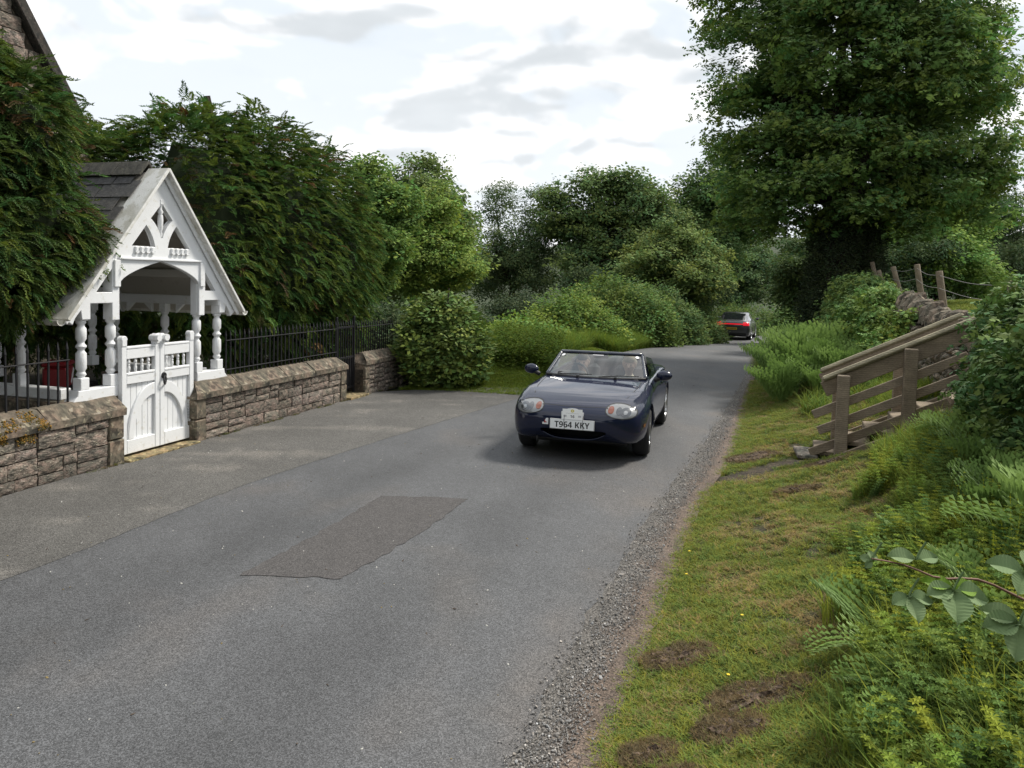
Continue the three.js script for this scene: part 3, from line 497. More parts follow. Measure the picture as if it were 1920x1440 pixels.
const blob = (cx, cy, rx, ry, z, tilt = 0, pw = 2.4, rows = 8, cols = 18, r0 = 0) => Array.from({ length: rows + 1 }, (_, j) => Array.from({ length: cols + 1 }, (_, i) => { const a = (i / cols) * Math.PI * 2, k = lerp(r0, 1, j / rows), c = Math.cos(a), s = Math.sin(a), q = Math.pow(Math.abs(c) ** pw + Math.abs(s) ** pw, -1 / pw) * k, x = c * q * rx, y = s * q * ry; return [cx + x * Math.cos(tilt) - y * Math.sin(tilt), cy + x * Math.sin(tilt) + y * Math.cos(tilt), z]; }));
const strip = (pts, half, nrm) => [-1, 0, 1].map((k) => pts.map(([x, y, z]) => [x + nrm[0] * half * k, y + nrm[1] * half * k, z + nrm[2] * half * k]));
const black = std(lin(0.010, 0.010, 0.011), 0.6), rubber = std(lin(0.016, 0.016, 0.017), 0.9), silver = std(lin(0.62, 0.63, 0.65), 0.28, { metalness: 0.9 });
const glassMat = new THREE.MeshPhysicalMaterial({ color: lin(0.70, 0.78, 0.76), roughness: 0.02, transmission: 1, thickness: 0, ior: 2.1 });
const amber = new THREE.MeshPhysicalMaterial({ color: lin(0.17, 0.036, 0.010), roughness: 0.25, clearcoat: 1 });
function canvasMat(w, h, draw, more = {}) { const c = document.createElement('canvas'); c.width = w; c.height = h; draw(c.getContext('2d'), w, h); const t = new THREE.CanvasTexture(c); t.colorSpace = THREE.SRGBColorSpace; return std(lin(1, 1, 1), 0.45, { map: t, ...more }); }
function wheel(parent, x, y, z, R, w, out, turn, spokes = 10) {
  const g = new THREE.Group(); g.name = 'wheel'; g.position.set(x, y, z); g.rotation.y = turn; parent.add(g);
  const ty = lathe([[R * 0.66, -w / 2], [R * 0.86, -w / 2 - 0.008], [R * 0.96, -w * 0.42], [R, -w * 0.30], [R, w * 0.30], [R * 0.96, w * 0.42], [R * 0.86, w / 2 + 0.008], [R * 0.66, w / 2]], 36); ty.rotateZ(-Math.PI / 2); mesh('tyre', ty, rubber, g);
  const rim = [at(lathe([[R * 0.55, -w * 0.4], [R * 0.62, -w * 0.46], [R * 0.67, -w * 0.5], [R * 0.68, w * 0.5], [R * 0.62, w * 0.49], [R * 0.60, w * 0.30], [R * 0.55, -w * 0.35]], 36), 0, 0, 0, 0, 0, -out * Math.PI / 2)];
  for (let i = 0; i < spokes; i++) { const a = (i / spokes) * Math.PI * 2 + (i % 2 ? -0.1 : 0.1); rim.push(span([out * w * 0.36, Math.cos(a) * 0.03, Math.sin(a) * 0.03], [out * w * 0.44, Math.cos(a) * R * 0.645, Math.sin(a) * R * 0.645], 0.024, 0.022, 0.006, V(1, 0, 0))); }
  rim.push(at(new THREE.CylinderGeometry(0.05, 0.06, 0.03, 14), out * w * 0.40, 0, 0, 0, 0, Math.PI / 2)); mesh('rim', join(rim), silver, g);
  mesh('brake_disc', at(new THREE.CylinderGeometry(R * 0.44, R * 0.44, 0.02, 24), out * w * 0.05, 0, 0, 0, 0, Math.PI / 2), std(lin(0.10, 0.09, 0.085), 0.5, { metalness: 0.7 }), g);
  mesh('wheel_back', at(new THREE.CylinderGeometry(R * 0.66, R * 0.66, 0.01, 24), -out * w * 0.30, 0, 0, 0, 0, Math.PI / 2), black, g);
  return g;
}
function personBody(bones, box, res, label) { // one continuous skin over tapered capsules
  const mc = new MarchingCubes(res, new THREE.MeshBasicMaterial(), false, false, 60000); mc.isolation = 0; const [lo, size] = box, f = mc.field;
  const B = bones.map(([a, ra, b, rb]) => ({ a: V(...a), b: V(...b), ra, rb, ab: V(...b).sub(V(...a)) })), p = V(), q = V();
  for (let k = 0; k < res; k++) for (let j = 0; j < res; j++) for (let i = 0; i < res; i++) {
    p.set(lo[0] + (i / res) * size, lo[1] + (j / res) * size, lo[2] + (k / res) * size); let d = 10; // the addon's lattice runs from -1 to 1 over res steps
    for (const o of B) { const t = clamp(q.copy(p).sub(o.a).dot(o.ab) / Math.max(o.ab.lengthSq(), 1e-9), 0, 1), e = q.copy(o.a).addScaledVector(o.ab, t).distanceTo(p) - lerp(o.ra, o.rb, t), h = clamp(0.5 + 0.5 * (d - e) / 0.03, 0, 1); d = lerp(d, e, h) - 0.03 * h * (1 - h); }
    f[i + j * res + k * res * res] = -d;
  }
  mc.update(); const n = mc.count, g = new THREE.BufferGeometry();
  const pos = new Float32Array(mc.positionArray.slice(0, n * 3)); for (let i = 0; i < pos.length; i++) pos[i] = lo[i % 3] + ((pos[i] + 1) / 2) * size;
  g.setAttribute('position', new THREE.BufferAttribute(pos, 3)); g.setAttribute('normal', new THREE.BufferAttribute(new Float32Array(mc.normalArray.slice(0, n * 3)), 3)); return g;
}
const CAR1 = { pos: [1.273, 0.022, -10.774], turn: rad(-16) };
{ // small dark blue open two-seater, front at +z
  const car = thing('roadster', 'dark blue open-top two-seat sports car with rally plate 16 driving towards us', 'car', CAR1.pos, CAR1.turn);
  const paint = new THREE.MeshPhysicalMaterial({ color: lin(0.004, 0.008, 0.030), roughness: 0.6, metalness: 0.0, specularIntensity: 0.2, clearcoat: 1, clearcoatRoughness: 0.025 });
  // f (from nose), half width, top centre, shoulder height, bottom
  const K = [[0, 0.36, 0.540, 0.527, 0.45], [0.02, 0.48, 0.588, 0.565, 0.39], [0.06, 0.595, 0.632, 0.602, 0.325], [0.12, 0.68, 0.668, 0.638, 0.275], [0.22, 0.755, 0.702, 0.676, 0.245], [0.4, 0.805, 0.742, 0.722, 0.225], [0.6, 0.828, 0.772, 0.758, 0.205], [0.8, 0.838, 0.798, 0.782, 0.19], [1.1, 0.828, 0.835, 0.805, 0.18], [1.35, 0.818, 0.862, 0.822, 0.175], [1.7, 0.812, 0.868, 0.84, 0.17], [2.2, 0.812, 0.868, 0.85, 0.17], [2.7, 0.824, 0.885, 0.862, 0.17], [3.07, 0.84, 0.897, 0.865, 0.175], [3.4, 0.825, 0.890, 0.845, 0.19], [3.65, 0.785, 0.862, 0.81, 0.23], [3.8, 0.71, 0.815, 0.76, 0.29], [3.9, 0.58, 0.73, 0.68, 0.37], [3.945, 0.42, 0.60, 0.58, 0.45]].map(([f, ...v]) => [1.97 - f, ...v]);
  const solid = loft(K, 4, (w, top, sh, bot) => { const mid = lerp(bot, sh, 0.55); return [[0, top], [w * 0.38, top - (top - sh) * 0.15], [w * 0.72, lerp(top, sh, 0.62)], [w * 0.90, sh - 0.012], [w * 0.975, lerp(mid, sh, 0.55)], [w, mid], [w * 0.985, lerp(bot, mid, 0.4)], [w * 0.95, bot + 0.03], [w * 0.88, bot], [w * 0.45, bot - 0.002], [0, bot - 0.002]]; }, 34);
  const R = 0.292, fz = 1.17, rz = -1.095, arch = (x, z) => at(new THREE.CylinderGeometry(R + 0.042, R + 0.042, 0.5, 40), x, R + 0.012, z, 0, 0, Math.PI / 2);
  const mouth = new THREE.Shape(); mouth.moveTo(-0.38, 0.392); mouth.bezierCurveTo(-0.2, 0.405, 0.2, 0.405, 0.38, 0.392); mouth.bezierCurveTo(0.42, 0.36, 0.32, 0.292, 0.20, 0.28); mouth.lineTo(-0.20, 0.28); mouth.bezierCurveTo(-0.32, 0.292, -0.42, 0.36, -0.38, 0.392);
  const cab = new THREE.Shape(); cab.moveTo(-0.60, 0.58); cab.lineTo(0.60, 0.58); cab.quadraticCurveTo(0.67, 0.40, 0.67, 0.1); cab.quadraticCurveTo(0.67, -0.55, 0.60, -0.72); cab.lineTo(-0.60, -0.72); cab.quadraticCurveTo(-0.67, -0.55, -0.67, 0.1); cab.quadraticCurveTo(-0.67, 0.40, -0.60, 0.58);
  const cabin = new THREE.ExtrudeGeometry(cab, { depth: 0.9, bevelEnabled: false, curveSegments: 10 }); cabin.rotateX(-Math.PI / 2); cabin.translate(0, 0.30, 0); cabin.scale(1, 1, -1); { const ix = cabin.index; const p = cabin.attributes.position; for (let i = 0; i < p.count; i += 3) { for (const at2 of Object.values(cabin.attributes)) { for (let c = 0; c < at2.itemSize; c++) { const a = at2.array[(i + 1) * at2.itemSize + c]; at2.array[(i + 1) * at2.itemSize + c] = at2.array[(i + 2) * at2.itemSize + c]; at2.array[(i + 2) * at2.itemSize + c] = a; } } } cabin.computeVertexNormals(); void ix; }
  const body = mesh('body', cut(solid, [arch(0.86, fz), arch(-0.86, fz), arch(0.86, rz), arch(-0.86, rz), at(new THREE.ExtrudeGeometry(mouth, { depth: 0.6, bevelEnabled: false, curveSegments: 10 }), 0, 0, 1.62), cabin]), paint, car);
  const skin = new THREE.Mesh(solid, new THREE.MeshBasicMaterial({ side: THREE.DoubleSide })); skin.updateMatrixWorld();
  const lampDark = new THREE.MeshPhysicalMaterial({ color: lin(0.10, 0.105, 0.115), roughness: 0.2, metalness: 0.5, clearcoat: 1 });
  const FR = [0, 0, -1], DN = [0, -1, 0];
  for (const k of [-1, 1]) { // headlights
    const tl = k * -0.10, rimG = drape(skin, blob(k * 0.545, 0.628, 0.182, 0.078, 3, tl, 2.3, 2, 28, 0.86), FR, 0.003);
    const h = mesh('headlight', drape(skin, blob(k * 0.545, 0.628, 0.172, 0.070, 3, tl, 2.3), FR, 0.005), new THREE.MeshPhysicalMaterial({ color: lin(0.20, 0.205, 0.21), roughness: 0.35, metalness: 0.2, clearcoat: 1, clearcoatRoughness: 0.02 }), car);
    mesh('seal', rimG, black, h);
    mesh('lamp_reflector', drape(skin, blob(k * 0.60, 0.622, 0.060, 0.050, 3, 0, 2), FR, 0.009), lampDark, h); mesh('lamp_bulb', drape(skin, blob(k * 0.60, 0.622, 0.024, 0.022, 3, 0, 2, 3, 10), FR, 0.013), std(lin(0.35, 0.36, 0.37), 0.15, { metalness: 0.6 }), h);
    mesh('lamp_reflector', drape(skin, blob(k * 0.525, 0.634, 0.034, 0.040, 3, 0, 2), FR, 0.008), lampDark, h);
    mesh('indicator', drape(skin, blob(k * 0.432, 0.645, 0.034, 0.036, 3, tl, 2.4), FR, 0.009), amber, h);
    mesh('side_marker', drape(skin, [0.43, 0.45, 0.47].map((y) => [1.60, 1.635, 1.67].map((z) => [k * 2, y, z])), [-k, 0, 0], 0.006), amber, car);
    // shut lines of bonnet and doors
    mesh('panel_gap', drape(skin, strip([[0.40, 1.86], [0.50, 1.74], [0.575, 1.5], [0.615, 1.2], [0.635, 0.9], [0.635, 0.68]].map(([x, z]) => [k * x, 3, z]), 0.0055, [1, 0, 0]), DN, 0.0015), black, car);
    const sideLine = (pts) => mesh('panel_gap', drape(skin, strip(pts.map(([y, z]) => [k * 3, y, z]), 0.0055, [0, 0, 1]), [-k, 0, 0], 0.0015), black, car);
    sideLine([0.83, 0.7, 0.5, 0.3, 0.22].map((y, i) => [y, 0.50 - i * 0.01])); sideLine([0.84, 0.7, 0.5, 0.3, 0.22].map((y, i) => [y, -0.62 + (i > 2 ? 0.08 : 0)]));
    mesh('door_handle', drape(skin, blob(0, 0, 0, 0, 0).slice(0, 1).length ? [0.70, 0.715, 0.73].map((y) => [-0.42, -0.48, -0.54].map((z) => [k * 3, y, z])) : [], [-k, 0, 0], 0.01), paint, car);
    // door mirror
    const mir = mesh('mirror', at(new THREE.SphereGeometry(1, 18, 12).scale(0.105, 0.068, 0.062), k * 0.905, 0.905, 0.42, 0, k * 0.15), paint, car); mesh('mirror_stalk', tube([[k * 0.78, 0.835, 0.44], [k * 0.84, 0.868, 0.44], [k * 0.875, 0.885, 0.43]], 0.03, 0.03, 8), black, mir);
    mesh('mirror_glass', at(new THREE.CircleGeometry(1, 16).scale(0.088, 0.054, 1), k * 0.905, 0.905, 0.373, 0, Math.PI), silver, mir);
    // side glass, wound half up
    const sg = new THREE.BufferGeometry(); sg.setAttribute('position', new THREE.Float32BufferAttribute([k * 0.715, 0.84, 0.38, k * 0.725, 0.85, -0.46, k * 0.615, 1.11, 0.02, k * 0.715, 0.84, 0.38, k * 0.615, 1.11, 0.02, k * 0.645, 1.03, 0.16, k * 0.725, 0.85, -0.46, k * 0.655, 1.05, -0.36, k * 0.615, 1.11, 0.02], 3)); sg.computeVertexNormals(); mesh('side_window', sg, new THREE.MeshPhysicalMaterial({ color: lin(0.55, 0.62, 0.60), roughness: 0.02, transmission: 1, thickness: 0, side: THREE.DoubleSide }), car);
  }
  mesh('panel_gap', drape(skin, strip([-0.41, -0.3, -0.15, 0, 0.15, 0.3, 0.41].map((x) => [x, 3, 1.872 - 0.04 * (x / 0.41) ** 2]), 0.004, [0, 0, 1]), DN, 0.0015), black, car);
  mesh('grille', boxAt(0.80, 0.16, 0.02, 0, 0.34, 1.68, 0.002), std(lin(0.006, 0.006, 0.007), 0.8), car);
  mesh('mouth_lip', tube([[-0.37, 0.345, 1.905], [-0.24, 0.293, 1.912], [0, 0.279, 1.918], [0.24, 0.293, 1.912], [0.37, 0.345, 1.905]], 0.009, 0.009, 8, 20), paint, car);
  mesh('tow_hook', tube([[-0.44, 0.29, 1.86], [-0.44, 0.25, 1.885], [-0.44, 0.21, 1.87]], 0.012, 0.012, 6), black, car);
  // windscreen: curved pane and frame
  const ws = (u, v) => V(u * lerp(0.668, 0.565, v) , lerp(0.855, 1.135, v) - 0.012 * u * u * v, lerp(0.665, 0.135, v) - u * u * lerp(0.20, 0.11, v));
  { const pos = [], idx = [], n = 14; for (let j = 0; j <= n; j++) for (let i = 0; i <= n; i++) { const p = ws((i / n) * 2 - 1, j / n); pos.push(p.x, p.y, p.z); } for (let j = 0; j < n; j++) for (let i = 0; i < n; i++) { const a = j * (n + 1) + i; idx.push(a, a + 1, a + n + 1, a + 1, a + n + 2, a + n + 1); } const g = new THREE.BufferGeometry(); g.setAttribute('position', new THREE.Float32BufferAttribute(pos, 3)); g.setIndex(idx); g.computeVertexNormals(); mesh('windscreen', g, glassMat, car); }
  const line = (f, n = 10) => Array.from({ length: n + 1 }, (_, i) => f(i / n));
  mesh('windscreen_frame', join([tube(line((t) => ws(t * 2 - 1, 1).add(V(0, 0.004, 0))), 0.024, 0.024, 10, 24), tube(line((t) => ws(-1, t)), 0.028, 0.023, 10, 12), tube(line((t) => ws(1, t)), 0.028, 0.023, 10, 12)]), new THREE.MeshPhysicalMaterial({ color: lin(0.014, 0.02, 0.04), roughness: 0.25, clearcoat: 1 }), car);
  mesh('cowl', tube(line((t) => ws(t * 2 - 1, 0).add(V(0, -0.004, 0.02))), 0.022, 0.022, 8, 20), black, car);
  for (const [x0, x1, v1] of [[-0.50, -0.02, 0.10], [0.08, 0.58, 0.06]]) { const w = mesh('wiper', tube([ws(x0 / 0.66, 0.02).add(V(0, 0.012, 0.03)), ws((x0 + x1) / 1.32, 0.07).add(V(0, 0.014, 0.026)), ws(x1 / 0.66, v1).add(V(0, 0.012, 0.026))], 0.008, 0.006, 6), black, car); mesh('wiper_pivot', at(new THREE.CylinderGeometry(0.02, 0.024, 0.03, 10), x1 > 0.3 ? 0.3 : -0.2, 0.868, 0.70), black, w); }
  const disc = (u, v, r, m, name) => { const p = ws(u, v), q = mesh(name, at(new THREE.CylinderGeometry(r, r, 0.002, 20), 0, 0, 0, Math.PI / 2), m, car); q.position.copy(p.add(V(0, 0.004, 0.006))); q.rotation.x = -Math.atan2(0.5, 0.3) + 0.0; q.rotation.y = u * 0.25; };
  disc(-0.90, 0.86, 0.027, std(lin(0.8, 0.8, 0.8), 0.5), 'sticker'); disc(0.88, 0.88, 0.027, std(lin(0.8, 0.8, 0.8), 0.5), 'sticker');
  mesh('rear_view_mirror', at(cbox(0.21, 0.055, 0.03, 0.012), 0.0, 1.085, 0.08, 0.1), black, car); 
  mesh('dealer_strip', at(cbox(0.15, 0.016, 0.002, 0.0005), -0.02, 1.112, 0.183, -1.0), std(lin(0.6, 0.6, 0.62), 0.5), car);
  // interior
  const trim = std(lin(0.018, 0.018, 0.02), 0.8);
  mesh('dashboard', join([boxAt(1.24, 0.20, 0.34, 0, 0.755, 0.46, 0.05), boxAt(0.38, 0.06, 0.2, -0.34, 0.87, 0.42, 0.028)]), trim, car);
  const sw = mesh('steering_wheel', at(new THREE.TorusGeometry(0.178, 0.016, 8, 30), -0.34, 0.81, 0.17, -0.42), trim, car); mesh('wheel_hub', join([at(new THREE.CylinderGeometry(0.06, 0.07, 0.04, 14), -0.34, 0.81, 0.175, Math.PI / 2 - 0.42), span([-0.51, 0.81, 0.17], [-0.17, 0.81, 0.17], 0.035, 0.02, 0.005), span([-0.34, 0.81, 0.17], [-0.34, 0.71, 0.24], 0.035, 0.02, 0.005, V(1, 0, 0))]), trim, sw);
  for (const k of [-1, 1]) { const s = mesh('seat', join([boxAt(0.46, 0.16, 0.5, k * 0.34, 0.40, -0.18, 0.05), boxAt(0.46, 0.58, 0.15, k * 0.34, 0.63, -0.52, 0.06, -0.2)]), trim, car); mesh('head_restraint', boxAt(0.25, 0.18, 0.10, k * 0.34, 0.97, -0.585, 0.04, -0.15), trim, s); }
  mesh('folded_roof', at(new THREE.CapsuleGeometry(0.10, 1.0, 6, 14).rotateZ(Math.PI / 2).scale(1, 0.62, 1.7), 0, 0.925, -0.83), std(lin(0.014, 0.014, 0.016), 0.9), car);
  mesh('underbody', boxAt(1.2, 0.10, 3.2, 0, 0.22, 0, 0.02), black, car);
  for (const [x, z, t] of [[-0.715, fz, 0.06], [0.715, fz, 0.06], [-0.72, rz, 0], [0.72, rz, 0]]) wheel(car, x, R, z, R, 0.195, Math.sign(x), t);
  // plates
  const plate = canvasMat(520, 111, (c, w, h) => { c.fillStyle = '#e9eaea'; c.fillRect(0, 0, w, h); c.fillStyle = '#0b0b0c'; c.font = 'bold 96px sans-serif'; c.textAlign = 'center'; c.textBaseline = 'middle'; c.save(); c.translate(w / 2, h / 2 + 4); c.scale(1.0, 0.98); c.fillText('T964 KKY', 0, 0); c.restore(); c.strokeStyle = '#999'; c.lineWidth = 3; c.strokeRect(2, 2, w - 4, h - 4); });
  const np = mesh('number_plate', boxAt(0.526, 0.117, 0.012, 0, 0.465, 2.0, 0.003, -0.06), std(lin(0.6, 0.6, 0.6), 0.4), car); const face = (w, h, m, x, y, z, rx, name, p) => mesh(name, at(new THREE.PlaneGeometry(w, h), x, y, z, rx), m, p); face(0.52, 0.111, plate, 0, 0.465, 2.0075, -0.06, 'plate_lettering', np);
  const ps = new THREE.Shape(); ps.moveTo(-0.128, 0); ps.lineTo(0.128, 0); ps.lineTo(0.132, 0.092); ps.quadraticCurveTo(0.095, 0.095, 0.085, 0.118); ps.quadraticCurveTo(0, 0.152, -0.085, 0.118); ps.quadraticCurveTo(-0.095, 0.095, -0.132, 0.092); ps.closePath();
  const rp = mesh('rally_plate', at(extrude(ps, 0.006, 0.001), 0, 0.518, 1.988, -0.12), std(lin(0.78, 0.78, 0.78), 0.45), car);
  const rt = canvasMat(256, 140, (c, w, h) => { c.fillStyle = '#f2f2f0'; c.fillRect(0, 0, w, h); c.fillStyle = '#c9b53a'; c.beginPath(); c.arc(128, 26, 21, 0, 7); c.fill(); c.fillStyle = '#e9e6c8'; c.beginPath(); c.arc(128, 26, 10, 0, 7); c.fill(); c.fillStyle = '#77777a'; for (let i = 0; i < 17; i++) c.fillRect(44 + i * 10, 58, 6, 4); c.fillStyle = '#15151a'; c.font = 'bold 52px sans-serif'; c.textAlign = 'center'; c.fillText('16', 128, 120); c.fillStyle = '#b9b9bb'; c.fillRect(14, 84, 40, 26); c.fillRect(202, 84, 40, 26); });
  face(0.235, 0.118, rt, 0, 0.518 + 0.066, 1.9885, -0.12, 'rally_plate_print', rp);
  for (const x of [-0.09, 0.13]) mesh('cable_tie', tube([[x, 0.57, 1.996], [x - 0.004, 0.51, 2.012], [x + 0.004, 0.41, 2.012]], 0.0025, 0.0025, 5), black, rp);
  const sq = mesh('square_badge', boxAt(0.074, 0.074, 0.006, -0.325, 0.48, 1.968, 0.002, -0.06, -0.12), std(lin(0.72, 0.72, 0.72), 0.5), car); mesh('badge_print', at(new THREE.ShapeGeometry(poly([[-0.018, -0.02], [0.02, -0.016], [0.016, -0.004], [0.002, -0.004], [-0.004, 0.022], [-0.010, 0.0]])), -0.3255, 0.48, 1.9725, -0.06, -0.12), std(lin(0.35, 0.03, 0.02), 0.5), sq);
}
{ // the two people in it
  const skinM = std(lin(0.36, 0.22, 0.165), 0.6), M = new THREE.Matrix4().makeRotationY(CAR1.turn).setPosition(...CAR1.pos);
  const person = (x, label, shirt, hair, driving) => {
    const t = thing('person', label, 'person', V(x, 0.21, -0.24).applyMatrix4(M).toArray(), CAR1.turn);
    const sh = 0.50, hand = (k) => (driving ? [k * 0.16, 0.47, 0.40] : [k * 0.10, 0.10, 0.22]);
    const bones = [[[0, 0.06, 0], 0.15, [0, 0.30, -0.10], 0.145], [[0, 0.30, -0.10], 0.145, [0, 0.46, -0.15], 0.12], [[0, 0.46, -0.15], 0.09, [0, 0.60, -0.15], 0.052]];
    for (const k of [-1, 1]) { const e = driving ? [k * 0.25, 0.28, 0.10] : [k * 0.23, 0.22, 0.02], h = hand(k); bones.push([[k * 0.06, 0.46, -0.15], 0.09, [k * 0.17, 0.46, -0.15], 0.068], [[k * 0.17, 0.46, -0.15], 0.062, e, 0.045], [e, 0.044, h, 0.03], [[k * 0.09, 0.04, 0.02], 0.10, [k * 0.11, 0.10, 0.42], 0.07]); }
    mesh('torso', personBody(bones, [[-0.6, -0.25, -0.55], 1.2], 72), std(lin(...shirt), 0.9), t);
    const hb = [[[0, 0.58, -0.14], 0.05, [0, 0.64, -0.13], 0.05], [[0, 0.70, -0.135], 0.078, [0, 0.765, -0.15], 0.092], [[0, 0.675, -0.09], 0.045, [0, 0.70, -0.10], 0.06], [[0, 0.715, -0.045], 0.012, [0, 0.70, -0.028], 0.014], [[-0.08, 0.72, -0.14], 0.014, [-0.085, 0.745, -0.145], 0.016], [[0.08, 0.72, -0.14], 0.014, [0.085, 0.745, -0.145], 0.016]];
    const hd = mesh('head', personBody(hb, [[-0.16, 0.54, -0.30], 0.34], 56), skinM, t);
    for (const k of [-1, 1]) mesh('eye', at(new THREE.SphereGeometry(0.011, 8, 6), k * 0.032, 0.735, -0.058), std(lin(0.03, 0.025, 0.02), 0.3), hd);
    mesh('mouth', at(new THREE.SphereGeometry(1, 10, 6).scale(0.022, 0.005, 0.006), 0, 0.668, -0.046), std(lin(0.32, 0.10, 0.09), 0.6), hd);
    mesh('hair', personBody([[[0, 0.80, -0.14], 0.086, [0, 0.76, -0.19], 0.088], [[0, 0.815, -0.10], 0.05, [0, 0.82, -0.15], 0.06], [[-0.06, 0.76, -0.17], 0.05, [-0.065, 0.71, -0.18], 0.035], [[0.06, 0.76, -0.17], 0.05, [0.065, 0.71, -0.18], 0.035]], [[-0.2, 0.56, -0.38], 0.4], 44), std(lin(...hair), 0.9), hd);
    for (const k of [-1, 1]) { const h = hand(k), fb = [[h, 0.03, [h[0], h[1] + 0.03, h[2] + 0.035], 0.032]]; for (let i = 0; i < 4; i++) { const o = (i - 1.5) * 0.019, y = h[1] + 0.045 - Math.abs(i - 1.3) * 0.004; fb.push([[h[0] + o * 0.4, y, h[2] + 0.05], 0.0095, [h[0] + o * 0.8, y + 0.035, h[2] + 0.06 + 0.004 * i], 0.009], [[h[0] + o * 0.8, y + 0.035, h[2] + 0.06 + 0.004 * i], 0.009, [h[0] + o, y + 0.042, h[2] + 0.03], 0.008]); } fb.push([[h[0] - k * 0.02, h[1] + 0.02, h[2] + 0.02], 0.011, [h[0] - k * 0.05, h[1] + 0.05, h[2] + 0.03], 0.009]); mesh('hand', personBody(fb, [[h[0] - 0.1, h[1] - 0.06, h[2] - 0.06], 0.2], 40), skinM, t); }
  };
  person(-0.34, 'driver in a pale shirt holding the steering wheel of the open car', [0.45, 0.36, 0.30], [0.10, 0.08, 0.06], true);
  person(0.34, 'passenger in a beige top seated in the open car', [0.50, 0.42, 0.32], [0.30, 0.24, 0.18], false);
}
{ // grey fastback driving away, rear at -z turned to us
  const car = thing('fastback_car', 'dark grey fastback car with a full-width red light bar driving away round the bend', 'car', [12.35, roadY(42) + 0.02, -42.3], rad(180 - 22));
  const K = [[2.30, 0.55, 0.62, 0.60, 0.35], [2.2, 0.80, 0.74, 0.72, 0.22], [1.9, 0.90, 0.84, 0.82, 0.19], [1.3, 0.925, 0.95, 0.92, 0.18], [0.6, 0.925, 1.0, 0.96, 0.18], [-0.4, 0.925, 1.02, 0.98, 0.18], [-1.4, 0.925, 1.06, 1.01, 0.2], [-1.9, 0.915, 1.08, 1.02, 0.24], [-2.15, 0.89, 1.06, 1.0, 0.27], [-2.26, 0.83, 0.98, 0.94, 0.30], [-2.30, 0.78, 0.9, 0.86, 0.36]];
  const solid = loft(K, 4, (w, top, sh, bot) => { const mid = lerp(bot, sh, 0.6); return [[0, top], [w * 0.5, top], [w * 0.8, lerp(top, sh, 0.5)], [w * 0.93, sh - 0.02], [w, mid], [w * 0.99, lerp(bot, mid, 0.4)], [w * 0.96, bot + 0.04], [w * 0.86, bot], [0, bot]]; }, 26);
  const arch = (x, z) => at(new THREE.CylinderGeometry(0.38, 0.38, 0.5, 28), x, 0.35, z, 0, 0, Math.PI / 2);
  const paint = new THREE.MeshPhysicalMaterial({ color: lin(0.055, 0.056, 0.060), roughness: 0.35, metalness: 0.4, clearcoat: 1, clearcoatRoughness: 0.03 });
  mesh('body', cut(solid, [arch(0.95, 1.35), arch(-0.95, 1.35), arch(0.95, -1.38), arch(-0.95, -1.38)]), paint, car);
  const G = [[1.35, 0.72, 0.97, 0.9], [0.9, 0.74, 1.20, 0.9], [0.3, 0.72, 1.43, 0.9], [-0.3, 0.71, 1.475, 0.9], [-0.9, 0.70, 1.44, 0.9], [-1.5, 0.68, 1.28, 0.9], [-2.0, 0.66, 1.10, 0.9], [-2.12, 0.6, 1.03, 0.9]];
  const cabin = loft(G, 3, (w, top, bot) => [[0, top], [w * 0.6, top - 0.008], [w * 0.86, top - 0.03], [lerp(w, w * 1.1, 0.5), lerp(bot, top, 0.5)], [w * 1.2, bot], [w * 0.6, bot], [0, bot]], 20);
  mesh('roof', cabin, paint, car); const cs = new THREE.Mesh(cabin, new THREE.MeshBasicMaterial({ side: THREE.DoubleSide })), bs = new THREE.Mesh(solid, cs.material); cs.updateMatrixWorld(); bs.updateMatrixWorld();
  const dark = new THREE.MeshPhysicalMaterial({ color: lin(0.012, 0.014, 0.016), roughness: 0.06, clearcoat: 1 });
  const gridXY = (fx, n, m) => Array.from({ length: n + 1 }, (_, j) => Array.from({ length: m + 1 }, (_, i) => fx(i / m, j / n)));
  mesh('rear_window', drape(cs, gridXY((u, v) => [(u * 2 - 1) * lerp(0.60, 0.56, v), 3, lerp(-1.95, -0.95, v)], 8, 8), [0, -1, 0], 0.006), dark, car);
  for (const k of [-1, 1]) { mesh('side_window', drape(cs, gridXY((u, v) => [k * 3, lerp(1.04, lerp(1.08, 1.36, Math.sin(Math.PI * clamp(u * 0.9 + 0.05, 0, 1))), v), lerp(1.0, -1.5, u)], 5, 12), [-k, 0, 0], 0.006), dark, car); mesh('mirror', boxAt(0.2, 0.13, 0.10, k * 1.02, 1.08, 0.72, 0.04), paint, car); for (const z of [1.35, -1.38]) wheel(car, k * 0.80, 0.345, z, 0.345, 0.24, k, 0, 5); }
  const redM = new THREE.MeshStandardMaterial({ color: lin(0.35, 0.01, 0.015), roughness: 0.3, emissive: lin(0.42, 0.006, 0.014), emissiveIntensity: 1 });
  mesh('light_bar', drape(bs, gridXY((u, v) => [(u * 2 - 1) * 0.80, lerp(0.865, 0.925, v), -5], 2, 22), [0, 0, 1], 0.012), redM, car);
  for (const k of [-1, 1]) mesh('tail_light', drape(bs, gridXY((u, v) => [k * lerp(0.56, 0.86, u), lerp(0.82, 0.995, v) - (u < 0.2 ? 0 : 0), -5], 4, 8), [0, 0, 1], 0.010), redM, car);
  const pl = canvasMat(260, 60, (c, w, h) => { c.fillStyle = '#c9a63c'; c.fillRect(0, 0, w, h); c.fillStyle = '#2a2414'; c.font = 'bold 44px sans-serif'; c.textAlign = 'center'; for (let i = 0; i < 7; i++) c.fillRect(22 + i * 31, 16, 19, 28); });
  mesh('number_plate', at(new THREE.PlaneGeometry(0.52, 0.115), 0, 0.66, -2.318, 0, Math.PI), pl, car); mesh('bumper', boxAt(1.5, 0.16, 0.10, 0, 0.40, -2.26, 0.04), black, car);
